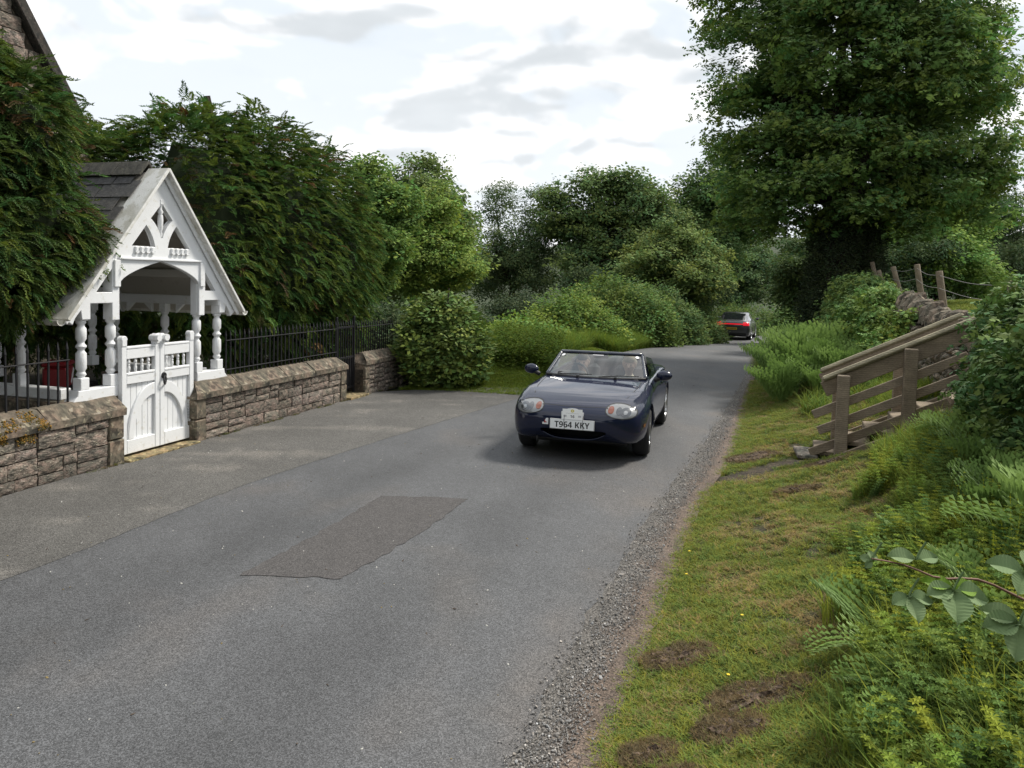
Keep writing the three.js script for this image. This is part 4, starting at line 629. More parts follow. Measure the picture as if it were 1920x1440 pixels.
  mesh('aerial', boxAt(0.04, 0.06, 0.14, 0, 1.49, -0.6, 0.015), black, car);
}

// ---------- right-hand side: steps, dry stone wall, wire fence ----------
const woodMap = texture(512, (u, v) => { const g = tn1(u, v, 2, 3) * 0.16 + 0.05 * Math.sin(v * 2 * Math.PI * 22 + 4 * tn3(u, v, 2, 3)), k = 0.78 + g + 0.12 * tn4(u, v, 26, 3); return [k, k * 0.985, k * 0.965]; }, true, 1, 2);
const wood = [[0.36, 0.295, 0.215], [0.32, 0.26, 0.19], [0.40, 0.33, 0.25]].map((c) => std(lin(...c), 0.9, { map: woodMap, bumpMap: woodMap, bumpScale: 0.0015 }));
const lichenWood = std(lin(0.42, 0.385, 0.27), 0.95, { map: woodMap, bumpMap: woodMap, bumpScale: 0.005 });
{
  const t = thing('wooden_steps', 'weathered timber steps with two handrails climbing the grass bank to the wall', 'steps', [3.71, 0.22, -8.54], rad(-20));
  const sl = 0.50, r = rng(71), P = (name, g, m) => mesh(name, boxUV(g, 1, r(), r()), m ?? pick(r, wood), t);
  for (const [z, dy, side] of [[0, 0, -1], [-0.86, 0.02, 1]]) {
    const Y = (x, y) => y + dy + x * sl, zo = z + side * 0.075;
    P('handrail', span([-0.22, Y(-0.22, 0.99), zo], [1.28, Y(1.28, 0.99), zo], 0.10, 0.055, 0.022), lichenWood);
    P('rail_board', span([-0.20, Y(-0.20, 0.865), z + side * 0.085], [1.26, Y(1.26, 0.865), z + side * 0.085], 0.034, 0.17, 0.006));
    if (z === 0) for (const [y, a, b] of [[0.62, -0.30, 1.22], [0.41, -0.24, 1.16], [0.19, -0.32, 1.06]]) P('slat', span([a, Y(a, y), z + side * 0.082], [b, Y(b, y), z + side * 0.082], 0.028, 0.095, 0.005));
    for (const x of [0, 0.66]) { const top = Y(x, 0.95), bot = x * 0.52 - 0.25; P('post', boxAt(0.13, top - bot, 0.12, x, (top + bot) / 2, z, 0.008)); }
    P('stringer', span([-0.2, Y(-0.2, -0.02), z - side * 0.09], [1.25, Y(1.25, -0.02), z - side * 0.09], 0.04, 0.20, 0.006));
  }
  for (let i = 0; i < 6; i++) P('tread', boxAt(0.30, 0.05, 0.66, -0.12 + i * 0.27, 0.03 + i * 0.14, -0.43, 0.008));
  for (let i = 0; i < 6; i++) P('riser', boxAt(0.03, 0.10, 0.66, -0.255 + i * 0.27, -0.046 + i * 0.14, -0.43, 0.005));
  const pale = mesh('paving_slab', boxUV(boxAt(0.22, 0.05, 0.5, -0.36, -0.02, -0.3, 0.01, 0, 0.1), 1), std(lin(0.33, 0.31, 0.28), 0.95, { map: stoneMap, bumpMap: stoneBump, bumpScale: 0.006 }), t); void pale;
}
const DW = { o: V(5.25, 0, -9.05), turn: WA + Math.PI }; // the wall's local x runs back towards the camera, z faces the road
const dwAt = (x, y, z) => { const c = Math.cos(DW.turn), s = Math.sin(DW.turn); return [DW.o.x + x * c + z * s, y, DW.o.z - x * s + z * c]; };
const dwTop = (x) => 1.62 - x * 0.065, dwBase = (x) => 0.55 - x * 0.06;
const dryMats = [[0.33, 0.29, 0.235], [0.26, 0.23, 0.185], [0.38, 0.335, 0.27], [0.23, 0.195, 0.155]].map((c) => std(lin(...c), 0.95, { map: stoneMap, bumpMap: stoneBump, bumpScale: 0.014 }));
const copeGeos = Array.from({ length: 6 }, (_, k) => { const q = rng(870 + k), pts = [[-0.19, 0], [-0.20, 0.12], [-0.15, 0.24], [-0.04, 0.30], [0.08, 0.29], [0.17, 0.21], [0.20, 0.10], [0.18, 0]].map(([x, y]) => [x + (q() - 0.5) * 0.06, y * (0.85 + 0.3 * q())]), g = at(extrude(poly(pts), 0.15, 0.025), 0, 0, -0.075, 0, Math.PI / 2), p = g.attributes.position; for (let i = 0; i < p.count; i++) { const v = V().fromBufferAttribute(p, i), f = 0.02; p.setXYZ(i, v.x + f * noise3(v.y * 9, v.z * 9, k), v.y + f * noise3(v.x * 9, v.z * 9, k + 5), v.z + f * noise3(v.x * 9, v.y * 9, k + 9)); } g.computeVertexNormals(); return boxUV(g, 1, q(), q()); });
{
  const w = thing('dry_stone_wall', 'dry stone field wall with upright cope stones behind the timber steps', 'stone wall', DW.o.toArray(), DW.turn), r = rng(81), L = -11.5;
  const core = []; for (let i = 0; i < 12; i++) { const x = (L * (i + 0.5)) / 12; core.push(boxAt(-L / 12, dwTop(x) - dwBase(x) + 0.05, 0.36, x, (dwTop(x) + dwBase(x)) / 2 - 0.23, -0.24, 0.01)); }
  mesh('core', boxUV(join(core), 0.8), std(lin(0.10, 0.085, 0.068), 1, { map: stoneMap }), w);
  const rubble = (x0, x1, y0, y1, lim) => { const cells = []; splitFace(x0, y0, x1, y1, r, cells, ...lim); for (const [a, b, c, d] of cells) { const xm = (a + c) / 2, m = mesh('stone', pick(r, rockUnits), pick(r, dryMats), w); m.scale.set(c - a - 0.005, (d - b) * (0.92 + 0.1 * r()), 0.24 + 0.06 * r()); m.position.set(xm, (b + d) / 2 - xm * 0.06, -0.12 + 0.035 * (r() - 0.5)); m.rotation.set((r() - 0.5) * 0.12, (r() - 0.5) * 0.25, (r() - 0.5) * 0.16); } };
  rubble(-3.8, 0, 0.42, 1.42, [0.13, 0.40, 0.07, 0.18]);
  for (let y = 0.45; y < 1.45; y += 0.15) { const m = mesh('stone', pick(r, rockUnits), pick(r, dryMats), w); m.scale.set(0.42, 0.14, 0.26); m.position.set(0.0, y, -0.24); m.rotation.y = Math.PI / 2 + (r() - 0.5) * 0.2; }
  for (let x = 0.0; x > -4.9; x -= 0.18 + 0.07 * r()) { const m = mesh('cope_stone', pick(r, copeGeos), pick(r, dryMats), w), h = 0.85 + 0.35 * r(); m.scale.set(0.85 + 0.3 * r(), h, 1); m.position.set(x, dwTop(x) - 0.20, -0.22 + 0.03 * (r() - 0.5)); m.rotation.set((r() - 0.5) * 0.15, (r() - 0.5) * 0.25, 0.30 + (r() - 0.5) * 0.3); }
}
{ // the same wall nearer the camera, past the gap
  const w = thing('dry_stone_wall', 'dry stone wall end under thick ivy right of the timber steps', 'stone wall', dwAt(1.15, 0, 0), DW.turn), r = rng(82);
  mesh('core', boxUV(boxAt(4.2, 1.5, 0.36, 2.15, 1.05, -0.24, 0.02), 0.8), std(lin(0.05, 0.042, 0.034), 1), w);
  const cells = []; splitFace(0, 0.45, 1.2, 1.65, r, cells, 0.12, 0.36, 0.07, 0.17);
  for (const [a, b, c, d] of cells) { const m = mesh('stone', pick(r, rockUnits), pick(r, dryMats), w); m.scale.set(c - a - 0.006, d - b, 0.26); m.position.set((a + c) / 2, (b + d) / 2, -0.12); m.rotation.set((r() - 0.5) * 0.1, (r() - 0.5) * 0.25, (r() - 0.5) * 0.14); }
  for (let y = 0.5; y < 1.7; y += 0.16) { const m = mesh('stone', pick(r, rockUnits), pick(r, dryMats), w); m.scale.set(0.44, 0.15, 0.28); m.position.set(0.02, y, -0.24); m.rotation.y = -Math.PI / 2 + (r() - 0.5) * 0.3; }
}
{
  const t = thing('wire_fence', 'leaning wooden posts with barbed wire in the field behind the dry stone wall', 'fence', [7.25, 0, -12.9]), r = rng(83), tops = [];
  const spots = [[12.9, 1782, 2.45, -0.24], [15, 1740, 2.62, -0.25], [17.3, 1707, 2.63, -0.42], [19, 1682, 2.58, -0.5], [20.4, 1662, 2.83, -0.36], [22, 1640, 2.84, -0.34], [10.0, 1905, 2.28, -0.1], [8.6, 2010, 2.2, 0]];
  for (const [d, u, top, lean] of spots) {
    const x = ((u - 960) / 1444) * d, b = groundY(x, -d) - 0.3, px = x - 7.25, pz = 12.9 - d, g = tube([[px, b, pz], [px + lean * 0.5 * (top - b) * 0.75, (b + top) / 2, pz], [px + lean * (top - b) * 0.75, top, pz]], 0.062, 0.055, 9, 4);
    mesh('post', g, wood[1], t); tops.push([px + lean * (top - b) * 0.75, top, pz]);
  }
  const order = [7, 6, 0, 1, 2, 3, 4, 5];
  for (const h of [0.07, 0.28]) for (let i = 0; i < order.length - 1; i++) { const a = tops[order[i]], b = tops[order[i + 1]]; mesh('wire', tube([[a[0], a[1] - h, a[2]], [(a[0] + b[0]) / 2, (a[1] + b[1]) / 2 - h - 0.05, (a[2] + b[2]) / 2], [b[0], b[1] - h, b[2]]], 0.005, 0.005, 4, 8), std(lin(0.25, 0.24, 0.23), 0.6, { metalness: 0.6 }), t); }
}
{ // church gable at the far left, square to the churchyard wall
  const t = thing('church', 'stone church gable with dark sloping verge rising behind the left conifer', 'church', wallAt(2.6, 8, 0.3), WA), r = rng(84);
  const slope = 1.45, yAt = (x) => 7.32 - slope * (x - 2.74), xe = 5.7, ya = yAt(0); // x = s - 2.6
  mesh('gable_wall', boxUV(at(extrude(poly([[-xe + 0.3, -0.4], [xe - 0.3, -0.4], [xe - 0.3, yAt(xe - 0.3) - 0.2], [0, ya - 0.2], [-xe + 0.3, yAt(xe - 0.3) - 0.2]]), 0.5, 0.01), 0, 0, -0.5), 0.6), mortarMat, t);
  for (let y = 3.4; y < ya - 0.5; y += 0.3) { const x1 = (ya - 0.3 - y - 0.28) / slope; for (let x = Math.max(-x1, x1 - 3.4); x < x1 - 0.05;) { const w = 0.35 + 0.4 * r(), m = mesh('stone', pick(r, rockUnits), pick(r, stoneMats), t), ww = Math.min(w, x1 - x + 0.12); m.scale.set(ww - 0.015, 0.285, 0.2); m.position.set(x + ww / 2, y + 0.15, -0.03); x += w; } }
  for (const k of [-1, 1]) { const rf = mesh('roof', boxUV(span([k * xe, yAt(xe), -4.4], [0, ya, -4.4], 8.6, 0.14, 0.01, V(k, 0.6, 0)), 1), std(lin(0.075, 0.072, 0.072), 0.8, { map: stoneMap, bumpMap: stoneBump, bumpScale: 0.01 }), t); mesh('verge', boxUV(span([k * (xe + 0.03), yAt(xe), 0.0], [0, ya + 0.05, 0.0], 0.36, 0.24, 0.02, V(k, 0.6, 0)), 1), std(lin(0.07, 0.064, 0.058), 0.9, { map: stoneMap }), rf); }
}

// ---------- vegetation ----------
const Y1 = V(0, 1, 0), O3 = new THREE.Object3D();
function leafClump(n, R, len, wid, seed, { droop = 0.4, lobed = false, flat = 0.75 } = {}) { // leaves scattered in a ball, each a folded blade
  const r = rng(seed), pos = [];
  for (let i = 0; i < n; i++) {
    const a = r() * Math.PI * 2, c = r() * 2 - 1, k = R * Math.cbrt(r()), s = Math.sqrt(1 - c * c), p = V(Math.cos(a) * s * k, c * k * flat, Math.sin(a) * s * k);
    const out = V(Math.cos(a), 0.2 - droop + (r() - 0.5) * 0.9, Math.sin(a)).normalize(), nn = V((r() - 0.5) * 1.3, 1, (r() - 0.5) * 1.3).normalize(), side = out.clone().cross(nn).normalize(), up = side.clone().cross(out).normalize();
    const l = len * (0.7 + 0.6 * r()), w = wid * (0.7 + 0.6 * r()), q = (x, y, z) => p.clone().addScaledVector(out, y * l).addScaledVector(side, x * w).addScaledVector(up, z * l), put = (...v) => v.forEach((e) => pos.push(e.x, e.y, e.z));
    const B = q(0, 0, 0), T = q(0, 1, -0.12);
    if (lobed) { const M = q(0, 0.45, 0.03), L1 = q(-0.55, 0.42, -0.05), L2 = q(-0.38, 0.85, -0.06), R1 = q(0.55, 0.42, -0.05), R2 = q(0.38, 0.85, -0.06); put(B, M, L1, M, T, L2, B, R1, M, M, R2, T); }
    else { const L = q(-0.5, 0.45, -0.05), Rr = q(0.5, 0.45, -0.05); put(B, Rr, T, B, T, L); }
  }
  const g = new THREE.BufferGeometry(); g.setAttribute('position', new THREE.Float32BufferAttribute(pos, 3)); g.computeVertexNormals(); return g;
}
function sprayGeo(seed, len = 0.34) { // drooping feathery conifer spray along +y, hanging towards +z
  const r = rng(seed), pos = [], n = 9, put = (...v) => v.forEach((e) => pos.push(...e)), sp = (t) => [0.02 * Math.sin(t * 4 + seed), len * t * (1 - 0.12 * t), len * 0.62 * t * t];
  for (let i = 1; i <= n; i++) { const t = i / n, c = sp(t * 0.96); for (const k of [-1, 1]) { const l = len * (0.44 * (1 - t * 0.72)) * (0.8 + 0.4 * r()), a = 0.75 + 0.3 * r(), dz = 0.15 + 0.4 * r();
    const e = [c[0] + k * l * Math.sin(a), c[1] + l * Math.cos(a), c[2] + l * dz], w = 0.020 + 0.008 * r(), m = [0.55, 0.5].map((f) => [lerp(c[0], e[0], f), lerp(c[1], e[1], f), lerp(c[2], e[2], f * 0.7)]);
    put(c, [m[0][0] + k * w * 0.3, m[0][1] + w, m[0][2]], e); put(c, e, [m[1][0] - k * w * 0.2, m[1][1] - w, m[1][2] - 0.006]);
    const f = [lerp(c[0], e[0], 0.5), lerp(c[1], e[1], 0.5), lerp(c[2], e[2], 0.4)], g = [f[0] + k * l * 0.10, f[1] + l * 0.42, f[2] + l * 0.3]; put(f, [f[0] + k * w, f[1] + w * 0.6, f[2]], g); } }
  for (let i = 0; i < 4; i++) { const a = sp(i / 4), b = sp((i + 1) / 4), w = 0.006; put([a[0] - w, a[1], a[2]], [a[0] + w, a[1], a[2]], b); }
  const e = sp(1), c = sp(0.85); put(c, [e[0] - 0.014, e[1], e[2]], [e[0] + 0.004, e[1] + 0.05, e[2] + 0.03]); put(c, [e[0] + 0.014, e[1], e[2]], [e[0] - 0.004, e[1] + 0.05, e[2] + 0.03]);
  const g = new THREE.BufferGeometry(); g.setAttribute('position', new THREE.Float32BufferAttribute(pos.flat(), 3)); g.computeVertexNormals(); return g;
}
function hullPoints(lobes, count, r, lo, hi, bottom = -0.75, rough = 0.16) { // points through a band under the skin of a union of ellipsoids
  const area = lobes.map(([, , , a, b, c]) => Math.pow(a * b * c, 2 / 3)), sum = area.reduce((a, b) => a + b), out = []; let guard = 0;
  while (out.length < count && guard++ < count * 12) {
    let q = r() * sum, i = 0; while (i < lobes.length - 1 && (q -= area[i]) > 0) i++;
    const [x, y, z, a, b, c] = lobes[i], yy = r() * 2 - 1, ph = r() * Math.PI * 2, s = Math.sqrt(1 - yy * yy), d = V(Math.cos(ph) * s, yy, Math.sin(ph) * s); if (yy < bottom) continue;
    const bump = 1 + rough * (noise3(d.x * 2.2 + i * 5, d.y * 2.2, d.z * 2.2) + 0.6 * noise3(d.x * 5 + i, d.y * 5, d.z * 5)), k = bump * lerp(lo, hi, Math.pow(r(), 0.6)), p = V(x + d.x * a * k, y + d.y * b * k, z + d.z * c * k);
    let inside = false; for (let j = 0; j < lobes.length && !inside; j++) if (j !== i) { const L = lobes[j]; inside = ((p.x - L[0]) / L[3]) ** 2 + ((p.y - L[1]) / L[4]) ** 2 + ((p.z - L[2]) / L[5]) ** 2 < lo * lo * 0.9; }
    if (inside) continue; out.push({ p, n: V(d.x / a, d.y / b, d.z / c).normalize(), k });
  }
  return out;
}
const TREE = 1.85, tint = (r, c, vary, warm = 0) => { const k = 1 + (r() - 0.5) * 2 * vary, y = (r() - 0.5) * warm; return lin(c[0] * k * (1 + y * 1.6), c[1] * k * (1 + y * 0.3), c[2] * k * (1 - y)); };
const barkMap = texture(256, (u, v) => { const k = 0.62 + 0.3 * tn1(u, v, 4, 4) + 0.18 * Math.sin(u * 40 + 6 * tn2(u, v, 3, 3)); return [k, k * 0.98, k * 0.95]; }, true, 2, 0.6);
const bark = std(lin(0.085, 0.068, 0.05), 1, { map: barkMap, bumpMap: barkMap, bumpScale: 0.02 }), paleBark = std(lin(0.13, 0.115, 0.09), 1, { map: barkMap, bumpMap: barkMap, bumpScale: 0.02 });
const leafWhite = leafMat(lin(1, 1, 1), 0.30), clumpSets = {
  broad: [1, 2, 3, 4].map((s) => leafClump(22, 0.42, 0.17, 0.13, 100 + s)), lobed: [1, 2, 3, 4].map((s) => leafClump(20, 0.36, 0.145, 0.155, 200 + s, { lobed: true, droop: 0.5, flat: 0.5 })),
  small: [1, 2, 3].map((s) => leafClump(24, 0.24, 0.085, 0.055, 300 + s, { droop: 0.1 })), laurel: [1, 2, 3].map((s) => leafClump(16, 0.16, 0.095, 0.055, 400 + s, { droop: 0.0 })), fine: [1, 2, 3].map((s) => leafClump(26, 0.36, 0.12, 0.07, 500 + s, { droop: 0.5 })),
};
function tips(pts, per, spread, r, flat = 0.45) { const out = []; for (const { p, n, k } of pts) for (let i = 0; i < per; i++) { const g = () => (r() + r() + r() - 1.5) * 1.2 * spread; out.push({ p: p.clone().add(V(g(), g() * flat - spread * 0.12 * r(), g())), n, k }); } return out; }
function foliage(parent, name, set, pts, r, color, vary, warm, size, material = leafWhite) { // one instanced part per clump variant
  const lists = set.map(() => [[], []]);
  for (const { p, n } of pts) { const i = Math.floor(r() * set.length); O3.position.copy(p); O3.rotation.set((r() - 0.5) * 0.9 + n.z * 0.4, r() * Math.PI * 2, (r() - 0.5) * 0.9 - n.x * 0.4); O3.scale.setScalar(size * (0.65 + 0.7 * r())); O3.updateMatrix(); lists[i][0].push(O3.matrix.clone()); lists[i][1].push(tint(r, color, vary, warm)); }
  lists.forEach(([m, c], i) => m.length && instanced(name, set[i], material, m, c, parent));
}
function limbs(base, lobes, r, R, fork, parent, mat, twigs = 3) {
  const f = V(...fork), tr = [tube([V(base[0], base[1] - 0.3, base[2]), V(lerp(base[0], f.x, 0.45) + (r() - 0.5) * R, lerp(base[1], f.y, 0.5), lerp(base[2], f.z, 0.45)), f], R, R * 0.62, 10, 8)], flare = lathe([[R * 1.55, -0.3], [R * 1.3, 0.05], [R * 1.05, 0.4], [R * 0.95, 0.9]], 12); flare.translate(...base); tr.push(flare);
  mesh('trunk', join(tr), mat, parent); const br = [];
  for (const [x, y, z, a, b] of lobes) { const e = V(x, y + b * 0.35, z), s = f.clone().lerp(V(...base), r() * 0.18), m = s.clone().lerp(e, 0.5).add(V((r() - 0.5) * a * 0.5, -b * 0.12 + r() * b * 0.2, (r() - 0.5) * a * 0.5)); br.push(tube([s, m, e], R * 0.42, R * 0.09, 7, 7)); for (let i = 0; i < twigs; i++) { const t = 0.35 + 0.55 * r(), q = t < 0.5 ? s.clone().lerp(m, t * 2) : m.clone().lerp(e, t * 2 - 1), u = r() * 6.28; br.push(tube([q, q.clone().add(V(Math.cos(u) * a * 0.45, b * (r() * 0.5 - 0.05), Math.sin(u) * a * 0.45)), q.clone().add(V(Math.cos(u) * a * 0.85, b * (r() * 0.7 - 0.1), Math.sin(u) * a * 0.85))], R * 0.16, R * 0.03, 5, 4)); } }
  mesh('branches', join(br), mat, parent);
}
function tree(name, label, o) { // o: at [x, z], lobes in world, trunk radius, fork, leaves
  const r = rng(o.seed), y0 = groundY(o.at[0], o.at[1]) + (o.lift ?? 0), t = thing(name, label, 'tree', [o.at[0], y0, o.at[1]], 0, o.group), L = o.lobes.map(([x, y, z, a, b, c]) => [x - o.at[0], y - y0, z - o.at[1], a, b, c]);
  limbs([0, 0, 0], L, r, o.R, [o.fork[0] - o.at[0], o.fork[1] - y0, o.fork[2] - o.at[1]], t, o.bark ?? bark, o.twigs);
  foliage(t, 'crown', clumpSets[o.set], tips(hullPoints(L, Math.round(o.n / 9), r, o.lo ?? 0.55, 1.06, o.bottom ?? -0.85, 0.26), 9, o.spread ?? 0.5, r), r, o.color.map((v) => v * TREE), o.vary ?? 0.28, o.warm ?? 0.35, o.size, o.mat);
  if (o.inner) foliage(t, 'inner_crown', clumpSets[o.set], hullPoints(L, o.inner, r, 0.1, 0.7, -1, 0.1), r, o.color.map((v) => v * TREE), 0.2, 0.2, o.size * 1.25, o.mat);
  return t;
}
function lobesIn(r, cx, cy, cz, rx, ry, rz, n, top = []) { const L = [[cx, cy - ry * 0.05, cz, rx * 0.62, ry * 0.68, rz * 0.62]]; for (let i = 0; i < n; i++) { const a = (i / n) * Math.PI * 2 + r() * 0.7, h = (r() * 2 - 1) * 0.62, s = Math.sqrt(1 - h * h * 0.8) * 0.62, k = 0.36 + 0.14 * r(); L.push([cx + Math.cos(a) * rx * s, cy + h * ry, cz + Math.sin(a) * rz * s, rx * k, ry * k * 0.85, rz * k]); } for (const [x, y, k] of top) L.push([cx + x * rx, cy + y * ry, cz, rx * k, ry * k, rz * k]); return L; }
{ // the sycamore on the bank
  const r = rng(901), L = [[9.5, 8.6, -22, 3.3, 3.6, 3.2], [7.3, 8.8, -22, 1.8, 1.5, 1.9], [7.1, 6.9, -21.6, 1.6, 1.3, 1.8], [7.2, 10.6, -22, 1.9, 1.6, 2], [7.1, 5.3, -21.8, 1.7, 1.1, 1.8], [9.3, 12.0, -22, 2.9, 1.8, 2.6], [11.5, 10.6, -22, 2.0, 1.7, 2.1], [11.9, 8.5, -22, 1.8, 1.4, 1.9], [11.9, 6.7, -21.6, 2.0, 1.2, 1.9], [11.8, 5.2, -21.8, 1.8, 0.9, 1.8], [9.2, 5.6, -20.4, 2.2, 1.4, 1.7], [10.9, 4.6, -21, 1.7, 0.8, 1.6], [7.5, 4.4, -21.8, 1.25, 0.75, 1.3], [9.6, 4.2, -20.2, 1.3, 0.6, 1.0], [12.0, 4.3, -22, 1.3, 0.6, 1.3], [10.2, 7.6, -19.6, 1.9, 1.5, 1.4], [8.3, 8.2, -19.8, 1.7, 1.4, 1.4], [9.5, 10.4, -19.8, 2.0, 1.4, 1.5]];
  const t = tree('sycamore_tree', 'tall dark sycamore with ivy-clad trunk on the bank right of the road', { at: [8.75, -21.2], lobes: L, R: 0.42, fork: [9.0, 4.6, -21.6], set: 'lobed', n: 6000, inner: 90, size: 0.92, mat: leafMat(lin(1, 1, 1), 0.42), spread: 0.46, lo: 0.55, color: [0.072, 0.118, 0.026], vary: 0.32, warm: 0.4, seed: 902, bottom: -0.95 });
  const y0 = t.position.y; mesh('second_stem', tube([V(0.75, -0.3, 0.2), V(0.85, 1.2, 0.1), V(1.0, 2.6, -0.3), V(1.4, 4.5, -0.5)], 0.32, 0.18, 9, 8), bark, t);
  const iv = []; for (let i = 0; i < 2600; i++) { const h = r() * 3.6, a = r() * 6.28, second = r() < 0.4, R = (second ? 0.40 : 0.55) * (1 + 0.3 * noise2(a * 1.2, h * 1.3)) * lerp(1.25, 0.9, h / 3.6); iv.push({ p: V((second ? 0.8 + h * 0.05 : h * 0.05) + Math.cos(a) * R, h - 0.1, Math.sin(a) * R - 0.05 * h), n: V(Math.cos(a), 0, Math.sin(a)) }); } void y0;
  foliage(t, 'ivy', clumpSets.small, iv, r, [0.040, 0.060, 0.022], 0.35, 0.3, 0.75);
}
const midGroup = 'trees beyond the hedge bank';
for (const [label, cx, cy, d, rx, ry, n, color, tops, seed, set, lead] of [
  ['tall pale green tree left in the row beyond the round shrub', -4.8, 4.2, 40, 3.0, 4.0, 2300, [0.080, 0.115, 0.035], [[0.1, 0.72, 0.42], [-0.5, 0.4, 0.4]], 911, 'broad', 0],
  ['grey green tree in the middle of the row, lower than its neighbours', 0.0, 3.7, 46, 3.0, 4.2, 1900, [0.062, 0.092, 0.036], [[-0.4, 0.62, 0.45], [0.5, 0.6, 0.42]], 912, 'fine', 0],
  ['broad round-topped tree above the hedge bank, right in the row', 5.2, 4.2, 43, 4.1, 4.0, 2900, [0.070, 0.105, 0.032], [[-0.3, 0.65, 0.42], [0.25, 0.68, 0.42], [0.65, 0.3, 0.4]], 913, 'broad', 0.6],
  ['low yellowish tree just left of the bend, in front of the row', 7.5, 2.5, 36.5, 2.3, 2.4, 1500, [0.088, 0.122, 0.034], [[0, 0.6, 0.45]], 914, 'broad', 0.4],
  ['light green tree peeping over the right end of the big conifer hedge', -5.2, 3.3, 28, 1.6, 2.9, 1300, [0.085, 0.135, 0.03], [[-0.1, 0.75, 0.4]], 915, 'broad', 0],
  ['sunlit yellow green tree with a bare horizontal limb behind the round shrub', -3.7, 3.1, 32, 2.3, 2.5, 1500, [0.105, 0.15, 0.03], [[0.1, 0.6, 0.45]], 916, 'broad', 0.2],
  ['mid green tree at the bend, left of the sycamore', 12.4, 5.4, 48, 3.4, 5.2, 2800, [0.066, 0.108, 0.030], [[0.2, 0.6, 0.45], [-0.45, 0.35, 0.42]], 917, 'broad', 0],
  ['bright green tree in the field behind the wire fence', 17.0, 3.9, 32, 3.0, 2.3, 2000, [0.092, 0.150, 0.030], [[-0.4, 0.45, 0.45], [0.4, 0.5, 0.45]], 918, 'broad', 1],
  ['dark tree at the right edge beyond the field', 24.3, 4.2, 38, 3.2, 3.4, 1900, [0.045, 0.075, 0.026], [[-0.3, 0.6, 0.45]], 919, 'fine', 1],
  ['shadowy tree between the sycamore trunk and the field', 14.6, 3.4, 35, 2.6, 2.6, 1700, [0.048, 0.080, 0.024], [[0.2, 0.5, 0.45]], 920, 'broad', 1],
  ['dark broad tree behind the bend, deep in the wood', 10.6, 3.0, 50, 3.4, 4.0, 1600, [0.050, 0.080, 0.028], [[-0.2, 0.5, 0.45]], 921, 'fine', 1],
  ['dark tree closing the view straight behind the grey car', 17.3, 2.6, 60, 3.6, 4.2, 1700, [0.050, 0.082, 0.028], [[-0.2, 0.5, 0.45]], 923, 'broad', 0],
  ['dark tree filling the back of the row beyond the round shrub', -8.6, 2.8, 46, 3.6, 4.6, 1700, [0.055, 0.085, 0.03], [[0.2, 0.5, 0.45]], 922, 'fine', 1],
]) { const r = rng(seed + 50), at2 = [cx + lead, -d - 0.5]; tree('field_tree', label, { at: at2, lobes: lobesIn(r, cx, cy, -d, rx, ry, Math.min(rx, 3), 7, tops), R: 0.16 + rx * 0.035, fork: [cx, cy - ry * 0.35, -d], set, n: d < 38 ? Math.round(n * 1.5) : n, inner: 260, size: d < 38 ? 0.74 : 0.95, spread: d < 38 ? 0.42 : 0.5, lo: 0.5, color, seed, twigs: 4, group: midGroup, bark: seed === 916 ? paleBark : bark }); }
// trees on the road behind the viewer, mirrored in the open car
[['roadside tree behind the viewer on the churchyard side', -10.5, 5.2, -9, 931], ['roadside tree behind the viewer on the bank', 4.8, 5.6, -11, 932], ['roadside tree further back down the road behind the viewer', -4.0, 5.4, -19, 933], ['second churchyard tree behind the viewer', -15.5, 5.6, 1.5, 934]].forEach(([lb, x, cy, d, seed]) => tree('roadside_tree', lb, { at: [x, -d], lobes: lobesIn(rng(seed + 400), x, cy, -d, 4.2, 4.4, 3.6, 7, [[0, 0.6, 0.5]]), R: 0.3, fork: [x, 2.2, -d], set: 'broad', n: 1500, inner: 300, size: 1.3, color: [0.06, 0.095, 0.03], seed: seed + 300, spread: 0.6, group: 'trees behind the viewer' }));
// dark shrubs under the trees, where the ground drops away
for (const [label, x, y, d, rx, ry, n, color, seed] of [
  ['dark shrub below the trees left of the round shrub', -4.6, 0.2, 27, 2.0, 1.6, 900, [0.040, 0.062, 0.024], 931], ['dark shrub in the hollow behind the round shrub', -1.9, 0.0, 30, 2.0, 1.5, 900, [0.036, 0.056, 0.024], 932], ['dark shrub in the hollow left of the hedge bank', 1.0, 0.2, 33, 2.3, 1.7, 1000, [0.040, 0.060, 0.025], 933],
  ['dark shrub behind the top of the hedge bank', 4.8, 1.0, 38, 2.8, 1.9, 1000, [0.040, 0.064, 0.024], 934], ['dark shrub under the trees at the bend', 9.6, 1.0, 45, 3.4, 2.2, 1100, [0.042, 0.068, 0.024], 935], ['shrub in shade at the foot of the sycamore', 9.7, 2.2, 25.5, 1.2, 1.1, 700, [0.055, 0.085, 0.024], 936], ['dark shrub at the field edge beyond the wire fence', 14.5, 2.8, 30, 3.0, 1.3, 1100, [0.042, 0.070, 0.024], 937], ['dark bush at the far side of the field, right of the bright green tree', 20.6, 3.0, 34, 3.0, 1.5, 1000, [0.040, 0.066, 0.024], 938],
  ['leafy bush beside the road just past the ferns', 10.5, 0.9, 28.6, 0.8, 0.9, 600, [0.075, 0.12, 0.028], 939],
]) { const r = rng(seed), t = thing('shrub', label, 'shrub', [x, groundY(x, -d), -d], 0, 'shrubs under the trees'), y0 = t.position.y, L = lobesIn(r, 0, y - y0, 0, rx, ry, Math.min(rx, 1.8), 5); limbs([0, 0, 0], L, r, 0.07, [0, (y - y0) * 0.5, 0], t, bark, 2); foliage(t, 'leaves', clumpSets.fine, hullPoints(L, n, r, 0.5, 1.05, -1, 0.2), r, color.map((v) => v * 1.5), 0.3, 0.3, 0.85); }
